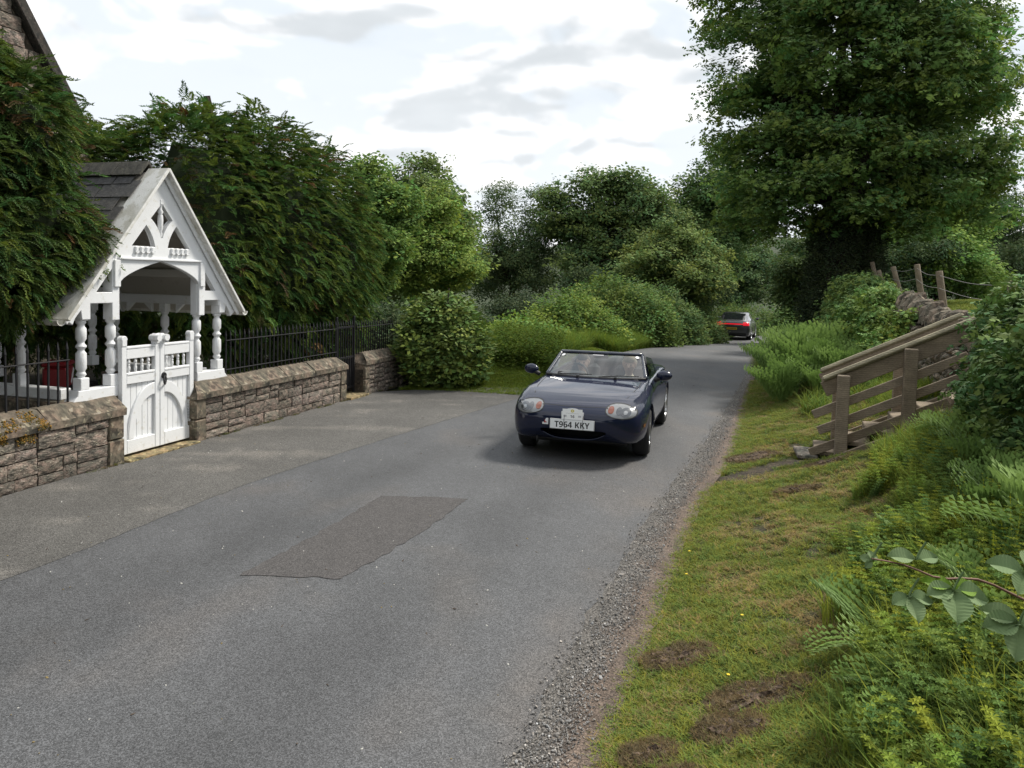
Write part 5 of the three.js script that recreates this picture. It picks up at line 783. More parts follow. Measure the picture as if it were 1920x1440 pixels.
// the overgrown hedge bank along the left of the road
for (const [label, x, d, top, rx, ry, n, color, seed] of [
  ['low end of the green hedge bank nearest the round shrub', 0.35, 23.5, 0.95, 1.3, 0.95, 900, [0.105, 0.165, 0.030], 941], ['rising part of the hedge bank, bright new growth', 2.0, 26.4, 1.55, 1.5, 1.3, 1200, [0.110, 0.165, 0.032], 942], ['highest hump of the hedge bank above the open car', 3.9, 29.6, 2.15, 2.0, 1.75, 1700, [0.090, 0.140, 0.032], 943],
  ['dark green hedge above the road right of the highest hump', 5.7, 32.6, 1.9, 1.9, 1.7, 1500, [0.070, 0.112, 0.032], 944], ['hedge beside the bend, left of the grey car', 7.6, 35.6, 1.35, 1.7, 1.5, 1200, [0.068, 0.108, 0.030], 945], ['far end of the hedge behind the grey car', 8.5, 40.5, 0.75, 1.5, 1.5, 1000, [0.075, 0.12, 0.030], 946], ['hedge on the outside of the bend beyond the grey car', 12.6, 47.5, 0.7, 2.4, 1.8, 1100, [0.085, 0.13, 0.030], 947], ['hedge closing the view down the bend', 16.6, 54.5, 0.8, 3.0, 2.2, 1300, [0.08, 0.125, 0.030], 948],
]) { const r = rng(seed), y0 = groundY(x, -d), t = thing('hedge', label, 'hedge', [x, y0, -d], 0, 'hedge along the left of the road'), h = top - y0, L = [[0, h - ry, 0, rx, ry, 1.4], [-rx * 0.6, h - ry * 1.25, 0.3, rx * 0.6, ry * 0.8, 1.1], [rx * 0.6, h - ry * 1.2, 0.5, rx * 0.6, ry * 0.8, 1.1], [rx * 0.2, h - ry * 1.3, 1.1, rx * 0.7, ry * 0.75, 0.8]]; limbs([0, 0, 0], L, r, 0.06, [0, h * 0.3, 0], t, bark, 2); foliage(t, 'leaves', clumpSets.small, hullPoints(L, n * 2, r, 0.6, 1.06, -1, 0.22), r, color.map((v) => v * 1.5), 0.3, 0.4, 1.15); }
{ // round shrub at the end of the wall
  const r = rng(951), t = thing('round_shrub', 'dense rounded laurel-like shrub at the end of the churchyard wall', 'shrub', [-1.36, groundY(-1.36, -15.3), -15.3]), L = [[0, 0.82, 0, 0.72, 0.80, 0.7], [-0.25, 0.65, 0.2, 0.48, 0.45, 0.5], [0.28, 0.68, 0.15, 0.46, 0.5, 0.5], [0.06, 1.34, 0, 0.36, 0.36, 0.36], [-0.05, 0.35, 0.1, 0.46, 0.28, 0.42]];
  limbs([0, 0, 0], L, r, 0.05, [0, 0.4, 0], t, bark, 3); foliage(t, 'leaves', clumpSets.laurel, hullPoints(L, 2000, r, 0.70, 1.10, -1, 0.28), r, [0.150, 0.220, 0.044], 0.3, 0.35, 1.02, leafMat(lin(1, 1, 1), 0.25, { roughness: 0.85, specularIntensity: 0.5 }));
  mesh('dead_stem', tube([[0.12, 0.9, 0.3], [0.1, 1.5, 0.35], [0.12, 1.95, 0.3]], 0.02, 0.012, 6), bark, t);
}
// conifers: sprays hang from the skin, the wood and shaded needles fill the inside
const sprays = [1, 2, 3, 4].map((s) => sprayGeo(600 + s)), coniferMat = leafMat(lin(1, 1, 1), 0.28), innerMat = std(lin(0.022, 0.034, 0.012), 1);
function conifer(name, label, s, n, lobes, count, seed, len, color) {
  const r = rng(seed), w = wallAt(s, n, 0.34), t = thing(name, label, 'conifer', w, WA), L = lobes.map(([ls, ln, y, a, b, c]) => [ls - s, y - 0.34, -(ln - n), a, c, b]);
  limbs([0, 0, 0], L.map((q) => [q[0], q[1] - q[4] * 0.5, q[2], q[3] * 0.5, q[4] * 0.6]), r, 0.16, [0, 0.9, 0], t, bark, 2);
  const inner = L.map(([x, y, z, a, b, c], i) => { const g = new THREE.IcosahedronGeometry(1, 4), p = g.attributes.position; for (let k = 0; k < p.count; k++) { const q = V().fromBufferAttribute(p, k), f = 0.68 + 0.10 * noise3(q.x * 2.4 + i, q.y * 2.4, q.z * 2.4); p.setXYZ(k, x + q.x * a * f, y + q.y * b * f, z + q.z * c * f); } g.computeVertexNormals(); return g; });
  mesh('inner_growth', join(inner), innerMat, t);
  const lists = sprays.map(() => [[], []]), X = V(), Yv = V(), Zv = V(), M = new THREE.Matrix4();
  for (const { p, n: nn, k } of hullPoints(L, count, r, 0.78, 1.03, -0.92, 0.12)) {
    const i = Math.floor(r() * 4); // stem leaves the skin outwards and bends down
    Yv.copy(nn).multiplyScalar(0.8).add(V((r() - 0.5) * 1.0, 0.12 - nn.y * 0.35 + (r() - 0.5) * 0.5, (r() - 0.5) * 1.0)).normalize(); Zv.set((r() - 0.5) * 0.5, -1, (r() - 0.5) * 0.5).addScaledVector(Yv, Yv.y).normalize(); X.crossVectors(Yv, Zv).normalize(); Zv.crossVectors(X, Yv);
    const sc = len * (0.5 + 0.9 * r()) * (k > 1.12 ? 1.2 : 1); M.makeBasis(X.clone().multiplyScalar(sc), Yv.clone().multiplyScalar(sc), Zv.clone().multiplyScalar(sc)).setPosition(p); lists[i][0].push(M.clone()); const dead = r() < 0.035 * (1 + 2 * noise3(p.x, p.y, p.z)); lists[i][1].push(dead ? tint(r, [0.16, 0.10, 0.045], 0.4, 0.3) : tint(r, color, 0.42, 0.5));
  }
  lists.forEach(([m, c], i) => instanced('sprays', sprays[i], coniferMat, m, c, t)); return t;
}
{
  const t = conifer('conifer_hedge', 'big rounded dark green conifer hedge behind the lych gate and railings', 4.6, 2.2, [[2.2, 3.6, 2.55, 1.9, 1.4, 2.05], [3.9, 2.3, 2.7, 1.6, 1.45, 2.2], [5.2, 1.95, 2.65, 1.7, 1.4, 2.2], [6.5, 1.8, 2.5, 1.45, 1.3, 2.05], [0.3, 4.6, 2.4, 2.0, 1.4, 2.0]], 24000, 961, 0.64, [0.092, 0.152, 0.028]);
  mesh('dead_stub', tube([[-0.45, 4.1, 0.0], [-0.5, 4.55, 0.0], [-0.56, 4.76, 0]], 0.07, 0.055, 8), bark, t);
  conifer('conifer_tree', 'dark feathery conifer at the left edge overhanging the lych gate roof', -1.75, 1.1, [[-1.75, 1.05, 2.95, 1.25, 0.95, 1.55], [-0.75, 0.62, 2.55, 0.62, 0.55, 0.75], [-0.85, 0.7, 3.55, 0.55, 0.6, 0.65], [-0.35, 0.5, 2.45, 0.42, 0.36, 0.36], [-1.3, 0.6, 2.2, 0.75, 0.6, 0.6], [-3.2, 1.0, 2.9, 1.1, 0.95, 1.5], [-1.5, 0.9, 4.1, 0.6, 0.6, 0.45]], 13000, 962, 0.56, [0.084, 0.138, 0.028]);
}

// ---------- ivy, ferns, bramble, grass, weeds, clods ----------
const ivyGeo = (seed, n) => leafClump(n, 0.11, 0.062, 0.062, seed, { lobed: true, droop: 0.7 });
const ivySet = [701, 702, 703].map((s) => ivyGeo(s, 14)), ivyMat = leafMat(lin(1, 1, 1), 0.2, { roughness: 0.9, specularIntensity: 0.6 });
function ivy(label, x, z, lobes, n, seed, color, size = 1) { // lobes in world
  const r = rng(seed), y0 = groundY(x, z), t = thing('ivy', label, 'ivy', [x, y0, z], 0, 'ivy on the dry stone wall'), L = lobes.map(([a, b, c, ...q]) => [a - x, b - y0, c - z, ...q]);
  mesh('stems', join(L.map((q) => tube([V(q[0], 0, q[2]), V(q[0] + 0.1, q[1] * 0.5, q[2]), V(q[0], q[1], q[2])], 0.03, 0.01, 5, 5))), bark, t);
  foliage(t, 'leaves', ivySet, hullPoints(L, n, r, 0.72, 1.06, -1, 0.24), r, color.map((v) => v * 1.25), 0.34, 0.45, size, ivyMat);
}
const dw = (x, y, z) => dwAt(x, y, z);
ivy('thick ivy over the near end of the wall at the right edge', 4.75, -6.6, [[...dw(2.3, 1.5, -0.25), 0.58, 0.62, 0.6], [...dw(1.75, 1.72, -0.3), 0.42, 0.40, 0.45], [...dw(3.1, 1.35, -0.15), 0.62, 0.85, 0.7], [...dw(2.1, 1.1, -0.15), 0.42, 0.45, 0.42], [...dw(2.7, 1.92, -0.3), 0.62, 0.32, 0.6], [...dw(3.9, 1.35, -0.1), 0.65, 0.85, 0.7]], 4600, 711, [0.078, 0.135, 0.032]);
ivy('ivy mound on the wall left of the cope stones', 7.1, -15, [[...dw(-5.6, 1.6, -0.05), 0.5, 0.5, 0.55], [...dw(-5.0, 1.25, 0.05), 0.42, 0.5, 0.4], [...dw(-6.4, 1.55, 0.05), 0.6, 0.55, 0.45], [...dw(-5.9, 1.05, 0.15), 0.7, 0.45, 0.4], [...dw(-4.3, 1.0, 0.1), 0.4, 0.4, 0.3]], 2600, 712, [0.115, 0.185, 0.034]);
ivy('ivy heap on the far length of the wall before the sycamore', 7.9, -18, [[...dw(-8.4, 1.95, -0.1), 0.42, 0.42, 0.5], [...dw(-9.3, 2.0, -0.1), 0.45, 0.45, 0.5], [...dw(-7.7, 1.5, 0.05), 0.45, 0.5, 0.5], [...dw(-8.8, 1.3, 0.15), 0.6, 0.5, 0.5], [...dw(-10.4, 1.85, 0.0), 0.5, 0.5, 0.6], [...dw(-10.4, 1.1, 0.2), 0.6, 0.6, 0.5], [...dw(-11.4, 1.5, 0.0), 0.5, 0.8, 0.5]], 2800, 713, [0.105, 0.165, 0.036], 1.1);
ivy('bright ivy trails hanging down the wall beside the cope stones', 6.1, -11.9, [[...dw(-3.05, 1.35, 0.03), 0.14, 0.42, 0.10], [...dw(-3.4, 0.95, 0.06), 0.25, 0.35, 0.14]], 420, 714, [0.15, 0.21, 0.034]);
// ferns
function frondGeo(seed, pairs = 12) { // frond along +y, arching towards +z, pinnae toothed
  const r = rng(seed), pos = [], put = (...v) => v.forEach((e) => pos.push(...e)), sp = (t) => [0, t * (1 - 0.18 * t * t), 0.42 * t * t];
  for (let i = 0; i < 8; i++) { const a = sp(i / 8), b = sp((i + 1) / 8), w = 0.010 * (1 - i / 9); put([a[0] - w, a[1], a[2]], [a[0] + w, a[1], a[2]], b, [a[0] - w * 0.4, a[1], a[2] - w], [a[0] + w * 0.4, a[1], a[2] + w], b); }
  for (let i = 0; i < pairs; i++) { const t = 0.2 + 0.8 * (i / pairs), c = sp(t), L = 0.34 * Math.sin(Math.PI * Math.pow(1 - (t - 0.2) / 0.86, 0.72) * 0.62 + 0.12) * (0.9 + 0.2 * r());
    for (const k of [-1, 1]) { const ang = 0.3 + 0.3 * t + 0.25 * (r() - 0.5), dir = [k * Math.cos(ang), Math.sin(ang), -0.22 - 0.12 * r()], nT = 4, P = (f, w) => [c[0] + dir[0] * L * f, c[1] + dir[1] * L * f + w, c[2] + dir[2] * L * f * f + 0.4 * Math.abs(w)];
      for (let j = 0; j < nT; j++) { const f0 = j / nT, f1 = (j + 0.8) / nT, w = L * 0.31 * (1 - f0 * 0.85) * (0.8 + 0.4 * r()); put(P(f0, 0), P(f1, 0), P(f0 + 0.10, w)); put(P(f0, 0), P(f0 + 0.10, -w), P(f1, 0)); } } }
  const g = new THREE.BufferGeometry(); g.setAttribute('position', new THREE.Float32BufferAttribute(pos.flat(), 3)); g.computeVertexNormals(); return g;
}
const fronds = [801, 802, 803].map((s) => frondGeo(s)), fernMats = [[0.160, 0.255, 0.060], [0.200, 0.300, 0.080], [0.130, 0.215, 0.052]].map((c) => leafMat(lin(...c), 0.32));
function fern(label, x, z, n, len, seed, lean = [0, 0], open = 0.55, group = 'ferns on the right-hand bank') {
  const r = rng(seed), t = thing('fern', label, 'fern', [x, groundY(x, z) - 0.02, z], 0, group);
  for (let i = 0; i < n; i++) { const m = mesh('frond', pick(r, fronds), pick(r, fernMats), t), a = (i / n) * Math.PI * 2 + r() * 0.6, s = len * (0.7 + 0.45 * r()); m.rotation.order = 'YXZ'; m.rotation.set(open * (0.5 + 0.9 * r()) + lean[0], a, (r() - 0.5) * 0.3); m.scale.setScalar(s); m.position.set(Math.sin(a) * 0.04, 0, Math.cos(a) * 0.04); if (lean[1]) m.rotation.y = a * 0.45 + lean[1]; }
}
[[4.6, -13.1, 8, 0.95], [4.95, -13.7, 9, 1.2], [5.45, -14.2, 9, 1.4], [5.95, -14.7, 9, 1.45], [6.4, -15.3, 8, 1.35], [5.25, -12.8, 7, 0.8], [5.7, -13.3, 8, 1.15], [6.7, -16.2, 8, 1.2], [7.1, -17.2, 7, 1.1], [6.6, -14.4, 7, 1.1], [5.4, -15.2, 8, 1.25], [6.1, -16.4, 8, 1.1]].forEach(([x, z, n, l], i) => fern(['tall fern at the near front of the roadside clump', 'tall upright fern second from the front of the roadside clump', 'tallest fern in the heart of the roadside clump', 'tall fern just left of the ivy mound', 'tall fern below the ivy mound', 'small fern at the front right of the roadside clump', 'fern leaning out behind the front ferns of the clump', 'fern at the back of the clump below the far ivy heap', 'rearmost fern of the clump towards the sycamore', 'fern tucked against the wall beside the ivy mound', 'fern on the road side at the back of the clump', 'fern between road and far ivy heap'][i], x, z, n, l, 820 + i, [0, 0], 0.32, 'clump of tall ferns beside the road'));
[['fern with pale arching fronds in front of the ivy at the right edge', 3.15, -4.7, 8, 0.62, 0.75], ['fern spreading below the ivy right of the steps', 3.55, -5.5, 8, 0.62, 0.7], ['fern half hidden behind the bramble leaves', 2.35, -3.5, 7, 0.55, 0.85], ['fern arching over the long grass left of the bramble', 1.9, -3.75, 6, 0.46, 0.9], ['small dark fern in the weeds below the bramble', 1.75, -3.05, 6, 0.42, 0.9], ['fern low in the grass in the middle of the verge bank', 2.55, -4.55, 6, 0.5, 0.9], ['fern at the foot of the dry stone wall', 4.1, -6.4, 7, 0.55, 0.7], ['fern in the corner below the wall end', 4.3, -7.2, 7, 0.5, 0.7], ['fern in deep shade at the right edge', 2.9, -3.9, 8, 0.62, 0.75]].forEach(([lb, x, z, n, l, o], i) => fern(lb, x, z, n, l, 850 + i, [0, 0], o));
{ // bramble: an arching cane with leaflets in threes and fives
  const t = thing('bramble', 'arching bramble cane with broad veined leaves at the right edge', 'bramble', [1.75, groundY(1.75, -2.1), -2.1]), y0 = t.position.y, r = rng(871);
  const cane = [[1.75, y0, -2.1], [1.72, 0.95, -2.05], [1.55, 1.26, -2.0], [1.37, 1.335, -2.0], [1.25, 1.385, -2.0], [1.13, 1.395, -1.98], [1.04, 1.43, -1.97], [0.945, 1.45, -1.96]].map(([x, y, z]) => V(x - 1.75, y - y0, z + 2.1));
  mesh('cane', tube(cane, 0.0075, 0.002, 7, 30), std(lin(0.17, 0.085, 0.06), 0.7), t);
  const leafletGeo = (() => { const pos = [], n = 10, W = (f) => 0.37 * Math.pow(Math.sin(Math.PI * Math.pow(f, 0.88)), 0.8) * (1 + 0.04 * Math.sin(f * 60)), z = (f, k) => 0.025 * Math.sin(f * n * Math.PI * 2) * Math.abs(k) + 0.14 * Math.abs(k) - 0.22 * f * f; const P = (f, k) => [k * W(f), f + Math.abs(k) * 0.10 * (1 - f), z(f, k)]; for (let i = 0; i < 2 * n; i++) { const a = i / (2 * n), b = (i + 1) / (2 * n); for (const [k0, k1] of [[-1, -0.5], [-0.5, 0], [0, 0.5], [0.5, 1]]) pos.push(P(a, k0), P(a, k1), P(b, k1), P(a, k0), P(b, k1), P(b, k0)); } const g = new THREE.BufferGeometry(); g.setAttribute('position', new THREE.Float32BufferAttribute(pos.flat(), 3)); g.computeVertexNormals(); return g; })();
  const mats = [[0.17, 0.245, 0.11], [0.20, 0.275, 0.13], [0.14, 0.21, 0.085], [0.16, 0.27, 0.03]].map((c) => leafMat(lin(...c), 0.25, { roughness: 0.8 }));
  const spray = (cx, cy, cz, L, parts, face) => { for (const [a, s, m] of parts) { const q = mesh('leaf', leafletGeo, mats[m], t); q.position.set(cx - 1.75, cy - y0, cz + 2.1); q.rotation.order = 'YXZ'; q.rotation.set(face[0] + (r() - 0.5) * 0.35, face[1] + (r() - 0.5) * 0.4, a + (r() - 0.5) * 0.2); q.scale.setScalar(L * s); } mesh('leaf_stalk', tube([[cx - 1.75, cy - y0, cz + 2.1], [cx - 1.735, cy - y0 + 0.02, cz + 2.09], [cx - 1.72, cy - y0 + 0.045, cz + 2.09]], 0.003, 0.003, 5), mats[2], t); };
  spray(1.155, 1.375, -1.95, 0.095, [[2.9, 1.05, 0], [1.5, 0.8, 1], [-1.9, 0.95, 0], [-1.35, 0.75, 3], [0.9, 0.8, 3]], [-0.95, 0.1]);
  spray(1.315, 1.30, -1.93, 0.10, [[2.7, 1.0, 1], [1.55, 0.95, 0], [0.9, 0.9, 1], [-1.3, 0.9, 1], [-2.3, 0.9, 0]], [-0.95, 0]);
  spray(1.335, 1.425, -1.95, 0.095, [[1.2, 0.9, 0], [-1.0, 1.0, 1], [2.4, 0.8, 0]], [-1.05, 0]);
  spray(1.035, 1.36, -1.94, 0.07, [[2.9, 1.0, 1], [-1.7, 0.9, 0], [1.9, 0.8, 0]], [-0.95, 0.1]);
  spray(1.065, 1.445, -1.97, 0.07, [[1.3, 1.0, 1], [-1.3, 0.9, 0]], [-1.15, 0]);
  spray(0.945, 1.445, -1.96, 0.03, [[1.2, 1, 1], [0, 0.9, 1], [2.3, 0.9, 0], [-1, 0.8, 1]], [-0.5, 0]);
}
// grass
const CLODS = [['large torn clod of brown turf in the middle of the verge', 0.98, -4.2, 0.19, 0.13], ['long scar of dug earth lower on the verge', 1.22, -3.6, 0.22, 0.14], ['dug earth in the shade of the long grass', 1.03, -3.35, 0.14, 0.12], ['bare clod near the bottom of the verge', 0.66, -3.3, 0.12, 0.10], ['small clod near the bottom edge of the verge', 0.72, -3.05, 0.08, 0.08], ['dark earth scrape halfway up the verge', 2.75, -7.2, 0.20, 0.12], ['earth scrape just below the timber steps', 3.35, -8.0, 0.22, 0.16], ['bare earth at the foot of the steps', 2.95, -9.2, 0.30, 0.25]];
function tuftGeo(seed, n, R, spread, w) { const r = rng(seed), pos = []; for (let i = 0; i < n; i++) { const a = r() * 6.28, x = Math.cos(a) * R * Math.sqrt(r()), z = Math.sin(a) * R * Math.sqrt(r()), b = r() * 6.28, h = 0.55 + 0.45 * r(), l = spread * (0.3 + r()), dx = Math.cos(b), dz = Math.sin(b), sx = -dz * w, sz = dx * w, p = (f, k, ww) => [x + dx * l * f * f + sx * k * ww, h * f * (1 - 0.25 * l * f), z + dz * l * f * f + sz * k * ww]; pos.push(p(0, -1, 1), p(0, 1, 1), p(0.55, 1, 0.8), p(0, -1, 1), p(0.55, 1, 0.8), p(0.55, -1, 0.8), p(0.55, -1, 0.8), p(0.55, 1, 0.8), p(1, 0, 0)); } const g = new THREE.BufferGeometry(); g.setAttribute('position', new THREE.Float32BufferAttribute(pos.flat(), 3)); g.computeVertexNormals(); return g; }
const shortTufts = [1, 2, 3].map((s) => tuftGeo(730 + s, 16, 0.9, 0.9, 0.045)), tallTufts = [1, 2, 3].map((s) => tuftGeo(740 + s, 14, 0.16, 0.55, 0.011)), grassMat = leafMat(lin(1, 1, 1), 0.3, { specularIntensity: 0.2 });
function scatter(name, label, set, count, seed, place, mat = grassMat) { const r = rng(seed), lists = set.map(() => [[], []]); for (let i = 0; i < count; i++) { const q = place(r); if (!q) continue; const k = Math.floor(r() * set.length); O3.position.set(q.x, q.y ?? groundY(q.x, q.z) - 0.004, q.z); O3.rotation.set((r() - 0.5) * 0.3, r() * 6.28, (r() - 0.5) * 0.3); O3.scale.set(q.w ?? q.h, q.h, q.w ?? q.h); O3.updateMatrix(); lists[k][0].push(O3.matrix.clone()); lists[k][1].push(q.c); } const root = new THREE.Group(); root.name = numbered(name); root.userData.kind = 'stuff'; tag(root, label, 'plants'); scene.add(root); lists.forEach(([m, c], i) => m.length && instanced(name + '_tufts', set[i], mat, m, c, root)); }
const bareAt = (x, z) => sstep(0.12, 0.42, fbm2(x * 1.5 + 7, z * 1.5, 4) - 0.06), thatchAt = (x, z) => sstep(-0.1, 0.35, fbm2(x * 0.9, z * 0.9 + 3, 3));
const tallZone = (x, d) => { const e = (x - vergeEdge(d)) * 0.94; return sstep(0, 0.35, e - lerp(1.05, 1.55, sstep(3, 7, d)) + 0.35 * noise2(x * 1.1, d * 1.1)); };
scatter('verge_grass', 'short mown grass on the right-hand verge', shortTufts, 66000, 751, (r) => {
  const d = r() < 0.1 ? -0.5 + r() * 2.7 : 2.2 + Math.pow(r(), 1.5) * 15, e = r() * (d < 9 ? 2.5 : 2.2) + 0.03 * noise2(d * 5, 7) - 0.01, x = vergeEdge(d) + e / 0.94, z = -d; if (e > 0.35 && r() < bareAt(x, z) * 0.85) return null; if (r() < pathAt(x, z) * 1.2) return null; for (const q of CLODS) if (((x - q[1]) / (q[3] * 1.05)) ** 2 + ((z - q[2]) / (q[4] * 1.05)) ** 2 < 1 && r() < 0.9) return null; if (tallZone(x, d) > 0.8 && r() < 0.6) return null;
  if (d > 8.0 && d < 9.6 && e > 0.95 && e < 2.5 && r() < 0.6) return null;
  const th = thatchAt(x, z) * (e < 0.3 ? 0.3 : 1), h = lerp(0.026, 0.05, r()) * (e < 0.15 ? 0.9 : 1) * (1 - 0.3 * th), dry = r() < th * 0.55 + 0.05;
  return { x, z, h, w: 0.045 + 0.02 * r(), c: dry ? tint(r, [0.29, 0.22, 0.095], 0.3, 0.2) : tint(r, [0.180, 0.215, 0.042], 0.28, 0.4) };
});
scatter('long_grass', 'long bright grass growing up the right-hand bank', tallTufts, 17000, 752, (r) => { const d = 2.4 + Math.pow(r(), 1.3) * 9, e = 0.8 + r() * 2.0, x = vergeEdge(d) + e / 0.94; if (r() > tallZone(x, d)) return null; if (d > 7.9 && d < 9.7) return null; return { x, z: -d, h: lerp(0.15, 0.38, r() * r()), c: tint(r, [0.215, 0.275, 0.045], 0.25, 0.35) }; });
scatter('lawn_grass', 'mown grass at the end of the churchyard wall beyond the open car', shortTufts, 16000, 753, (r) => { const d = 13.6 + r() * 10, x = tarLeft(d) - 0.03 - r() * 3.2, [s, n] = toWall(x, -d); if ((s < 7.7 && n > -0.2) || d < 14.2 - (x - 0.28) * 0.2) return null; return { x, z: -d, h: 0.04 + 0.03 * r(), w: 0.07, c: tint(r, [0.150, 0.205, 0.024], 0.22, 0.3) }; });
scatter('rough_grass', 'tall grass and nettles along the foot of the left hedge bank', tallTufts, 9000, 754, (r) => { const d = 17.5 + r() * 23, off = d < 24 ? 0.9 + r() * 2.6 : 0.12 + r() * 1.2, x = tarLeft(d) - off; return { x, z: -d, h: lerp(0.3, 0.75, r()), w: 0.6, c: tint(r, [0.165, 0.235, 0.036], 0.28, 0.35) }; });
scatter('bank_grass', 'tall grass on the right verge around the ferns and along the bend', tallTufts, 11000, 755, (r) => { const d = 11 + r() * 30, e = 0.1 + r() * r() * 3.4, x = vergeEdge(d) + e; if (d < 19 && (e < 1.0 || r() < 0.55)) return null; if (d > 12.4 && d < 17.6 && e < 2.4) return null; return { x, z: -d, h: lerp(0.15, 0.42, r()) * (e < 0.4 ? 0.6 : 1), w: 0.55, c: tint(r, [0.150, 0.215, 0.036], 0.3, 0.35) }; });
scatter('field_grass', 'sunlit pasture grass in the field behind the dry stone wall', shortTufts, 16000, 756, (r) => { const d = 9 + r() * 22, x = vergeEdge(d) + 3.4 + r() * 11; return { x, z: -d, h: 0.06 + 0.05 * r(), w: 0.14, c: tint(r, [0.165, 0.205, 0.035], 0.22, 0.3) }; });
scatter('yard_grass', 'rough grass in the churchyard behind the railings', tallTufts, 2600, 757, (r) => { const s = 2.2 + r() * 6, n = 0.5 + r() * 1.6, [x, , z] = wallAt(s, n); return { x, z, h: 0.15 + 0.25 * r(), w: 0.4, c: tint(r, [0.080, 0.115, 0.028], 0.3, 0.3) }; });
scatter('dry_thatch', 'dry brown straw lying on the torn turf of the verge', shortTufts, 3600, 758, (r) => { const q = pick(r, CLODS), a = r() * 6.28, k = Math.sqrt(r()) * 1.15, x = q[1] + Math.cos(a) * q[3] * k, z = q[2] + Math.sin(a) * q[4] * k; return { x, z, y: groundY(x, z) + 0.02 * r(), h: 0.02 + 0.015 * r(), w: 0.035, c: tint(r, [0.16, 0.12, 0.062], 0.5, 0.2) }; });
// soft weeds with whorled leaves, some in yellow-green flower
function weedGeo(seed, yellow) { const r = rng(seed), pos = []; for (let s = 0; s < 4; s++) { const a = r() * 6.28, lx = Math.cos(a) * 0.35 * r(), lz = Math.sin(a) * 0.35 * r(), H = 0.6 + 0.4 * r(), at3 = (f) => [lx * f * f + 0.08 * Math.cos(a), H * f, lz * f * f + 0.08 * Math.sin(a)]; for (let i = 0; i < 5; i++) { const p = at3(i / 5), q = at3((i + 1) / 5); pos.push([p[0] - 0.006, p[1], p[2]], [p[0] + 0.006, p[1], p[2]], q); } for (let i = 1; i <= 8; i++) { const p = at3(i / 8), L = (yellow ? 0.06 : 0.16) * (1.15 - 0.6 * i / 8); for (let k = 0; k < 6; k++) { const b = (k / 6) * 6.28 + i, dx = Math.cos(b), dz = Math.sin(b), w = L * 0.20; pos.push(p, [p[0] + dx * L * 0.55 - dz * w, p[1] + L * 0.2, p[2] + dz * L * 0.55 + dx * w], [p[0] + dx * L, p[1] + L * 0.1, p[2] + dz * L], p, [p[0] + dx * L, p[1] + L * 0.1, p[2] + dz * L], [p[0] + dx * L * 0.55 + dz * w, p[1] + L * 0.2, p[2] + dz * L * 0.55 - dx * w]); } } } const g = new THREE.BufferGeometry(); g.setAttribute('position', new THREE.Float32BufferAttribute(pos.flat(), 3)); g.computeVertexNormals(); return g; }
const weeds = [1, 2, 3].map((s) => weedGeo(760 + s)), spikes = [1, 2].map((s) => weedGeo(770 + s, true));
scatter('soft_weeds', 'soft whorled weeds thick on the bank at the lower right', weeds, 6000, 761, (r) => { const d = r() < 0.15 ? -0.5 + r() * 2.4 : 1.9 + Math.pow(r(), 1.2) * 5, e = 1.0 + r() * 2.2, x = vergeEdge(d) + e / 0.94; if (r() > tallZone(x, d)) return null; return { x, z: -d, h: lerp(0.12, 0.30, r()), c: tint(r, r() < 0.45 + 0.5 * noise2(x * 0.8, d * 0.8) ? [0.225, 0.285, 0.04] : [0.13, 0.205, 0.05], 0.25, 0.3) }; });
scatter('flowering_weeds', 'yellow-green flower spikes among the weeds at the lower right', spikes, 60, 762, (r) => { const d = 2.1 + r() * 2.6, x = vergeEdge(d) + 1.4 + r() * 1.4; return { x, z: -d, h: 0.3 + 0.2 * r(), w: 0.22, c: tint(r, [0.36, 0.38, 0.03], 0.2, 0.1) }; });
scatter('soft_shrub_growth', 'leafy undergrowth on the churchyard side of the round shrub', clumpSets.small, 500, 763, (r) => { const x = -0.4 + r() * 1.6, d = 16.6 + r() * 4; return { x, z: -d, y: groundY(x, -d) + r() * 0.7, h: 0.8, c: tint(r, [0.13, 0.19, 0.024], 0.25, 0.3) }; });
// clods of torn turf, buttercups
const soilM = std(lin(0.27, 0.185, 0.13), 1, { map: soilMap, bumpMap: soilBump, bumpScale: 0.03 });
CLODS.forEach(([lb, x, z, a, b], i) => {
  const g = new THREE.IcosahedronGeometry(1, 9), p = g.attributes.position; for (let k = 0; k < p.count; k++) { const q = V().fromBufferAttribute(p, k), f = 1 + 0.30 * noise3(q.x * 2 + i * 9, q.y * 2, q.z * 2) + 0.14 * noise3(q.x * 7, q.y * 7, q.z * 7 + i) + 0.10 * noise3(q.x * 18, q.y * 18, q.z * 18 + i); const X = q.x * a * f, Z = q.z * b * f; p.setXYZ(k, X, q.y * (q.y > 0 ? 0.036 : 0.02) * f * (0.45 + 0.7 * Math.abs(noise3(q.x * 5, i, q.z * 5)) + 0.28 * noise3(q.x * 16, i, q.z * 16)) + groundY(x + X, z + Z) - groundY(x, z), Z); } g.computeVertexNormals();
  const m = mesh(numbered('turf_clod'), boxUV(g, 1, i * 0.3, 0), soilM, scene); m.position.set(x, groundY(x, z) + 0.006, z); tag(m, lb, 'clod', 'clods and scrapes in the verge');
});
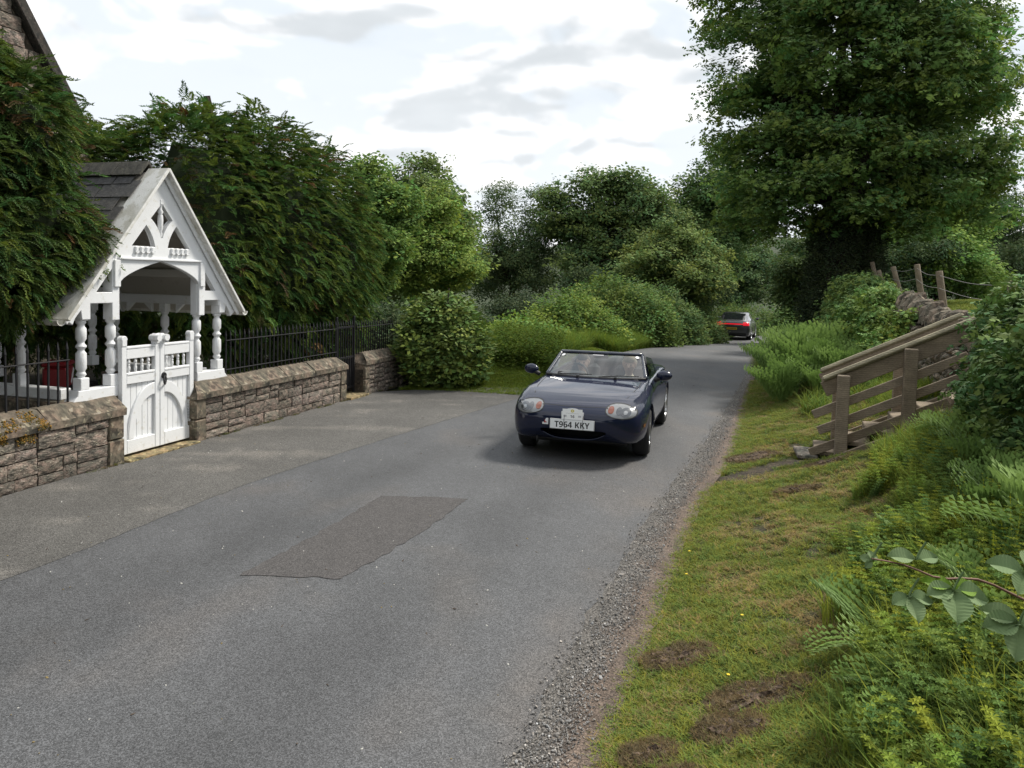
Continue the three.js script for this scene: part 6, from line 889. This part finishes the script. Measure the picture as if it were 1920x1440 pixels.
[[1.12, -3.75, 'yellow buttercup beside the long scar of earth'], [1.25, -5.25, 'yellow buttercup in the mown verge'], [1.35, -4.3, 'yellow buttercup under the fern'], [1.35, -5.6, 'small yellow buttercup in the short grass']].forEach(([x, z, lb], i) => { const t = thing('buttercup', lb, 'flower', [x, groundY(x, z), z]), h = 0.09 + 0.02 * i; mesh('stem', tube([[0, 0, 0], [0.01, h * 0.5, 0], [0, h, 0]], 0.0015, 0.0012, 5), fernMats[1], t); mesh('petals', join([0, 1, 2, 3, 4].map((k) => at(new THREE.SphereGeometry(1, 6, 4).scale(0.0055, 0.002, 0.005), Math.cos(k * 1.257) * 0.005, h, Math.sin(k * 1.257) * 0.005))), std(lin(0.75, 0.55, 0.01), 0.4), t); });

// pale chips, twigs and leaf scraps lying on the tarmac, and weeds rooted at the foot of the churchyard wall
{
  const r = rng(781), m = [], c = [], geo = new THREE.TetrahedronGeometry(1, 1), top = (x, d) => { const u = (x - tarLeft(d)) / (tarRight(d) - tarLeft(d)); return u < 0 ? 0.022 : roadY(d) + 0.022 * Math.sin(Math.PI * u) + 0.006; };
  for (let i = 0; i < 620; i++) { const d = 2.6 + Math.pow(r(), 1.6) * 14, x = lerp(WO.x + (d - 8.5) * 0.3153 + 0.1, tarRight(d), r()), k = r(), s = 0.003 + 0.006 * r() * r(); O3.position.set(x, top(x, d), -d); O3.rotation.set(r() * 0.6, r() * 6, r() * 0.6); O3.scale.set(s * (k < 0.15 ? 4 : 1.4), s * 0.5, s); O3.updateMatrix(); m.push(O3.matrix.clone()); c.push(k < 0.15 ? lin(0.07, 0.05, 0.035) : k < 0.75 ? lin(0.42, 0.41, 0.38) : lin(0.20, 0.15, 0.06)); }
  tag(instanced('road_litter', geo, std(lin(1, 1, 1), 0.9), m, c, scene), 'pale chips, twigs and leaf scraps scattered on the tarmac', 'litter');
}
scatter('wall_foot_weeds', 'small weeds and moss rooted where the forecourt meets the churchyard wall', shortTufts, 420, 782, (r) => { const s = -1.6 + r() * 9.2; if ((s > -0.05 && s < 1.2) || (s > 4.85 && s < 5.6) || noise2(s * 1.7, 3) < -0.15) return null; const [x, , z] = wallAt(s, -0.02 - 0.03 * r()); return { x, z, y: 0.008, h: 0.02 + 0.03 * r(), w: 0.025, c: tint(r, r() < 0.5 ? [0.12, 0.13, 0.035] : [0.13, 0.10, 0.05], 0.3, 0.3) }; });

renderer.render(scene, camera);
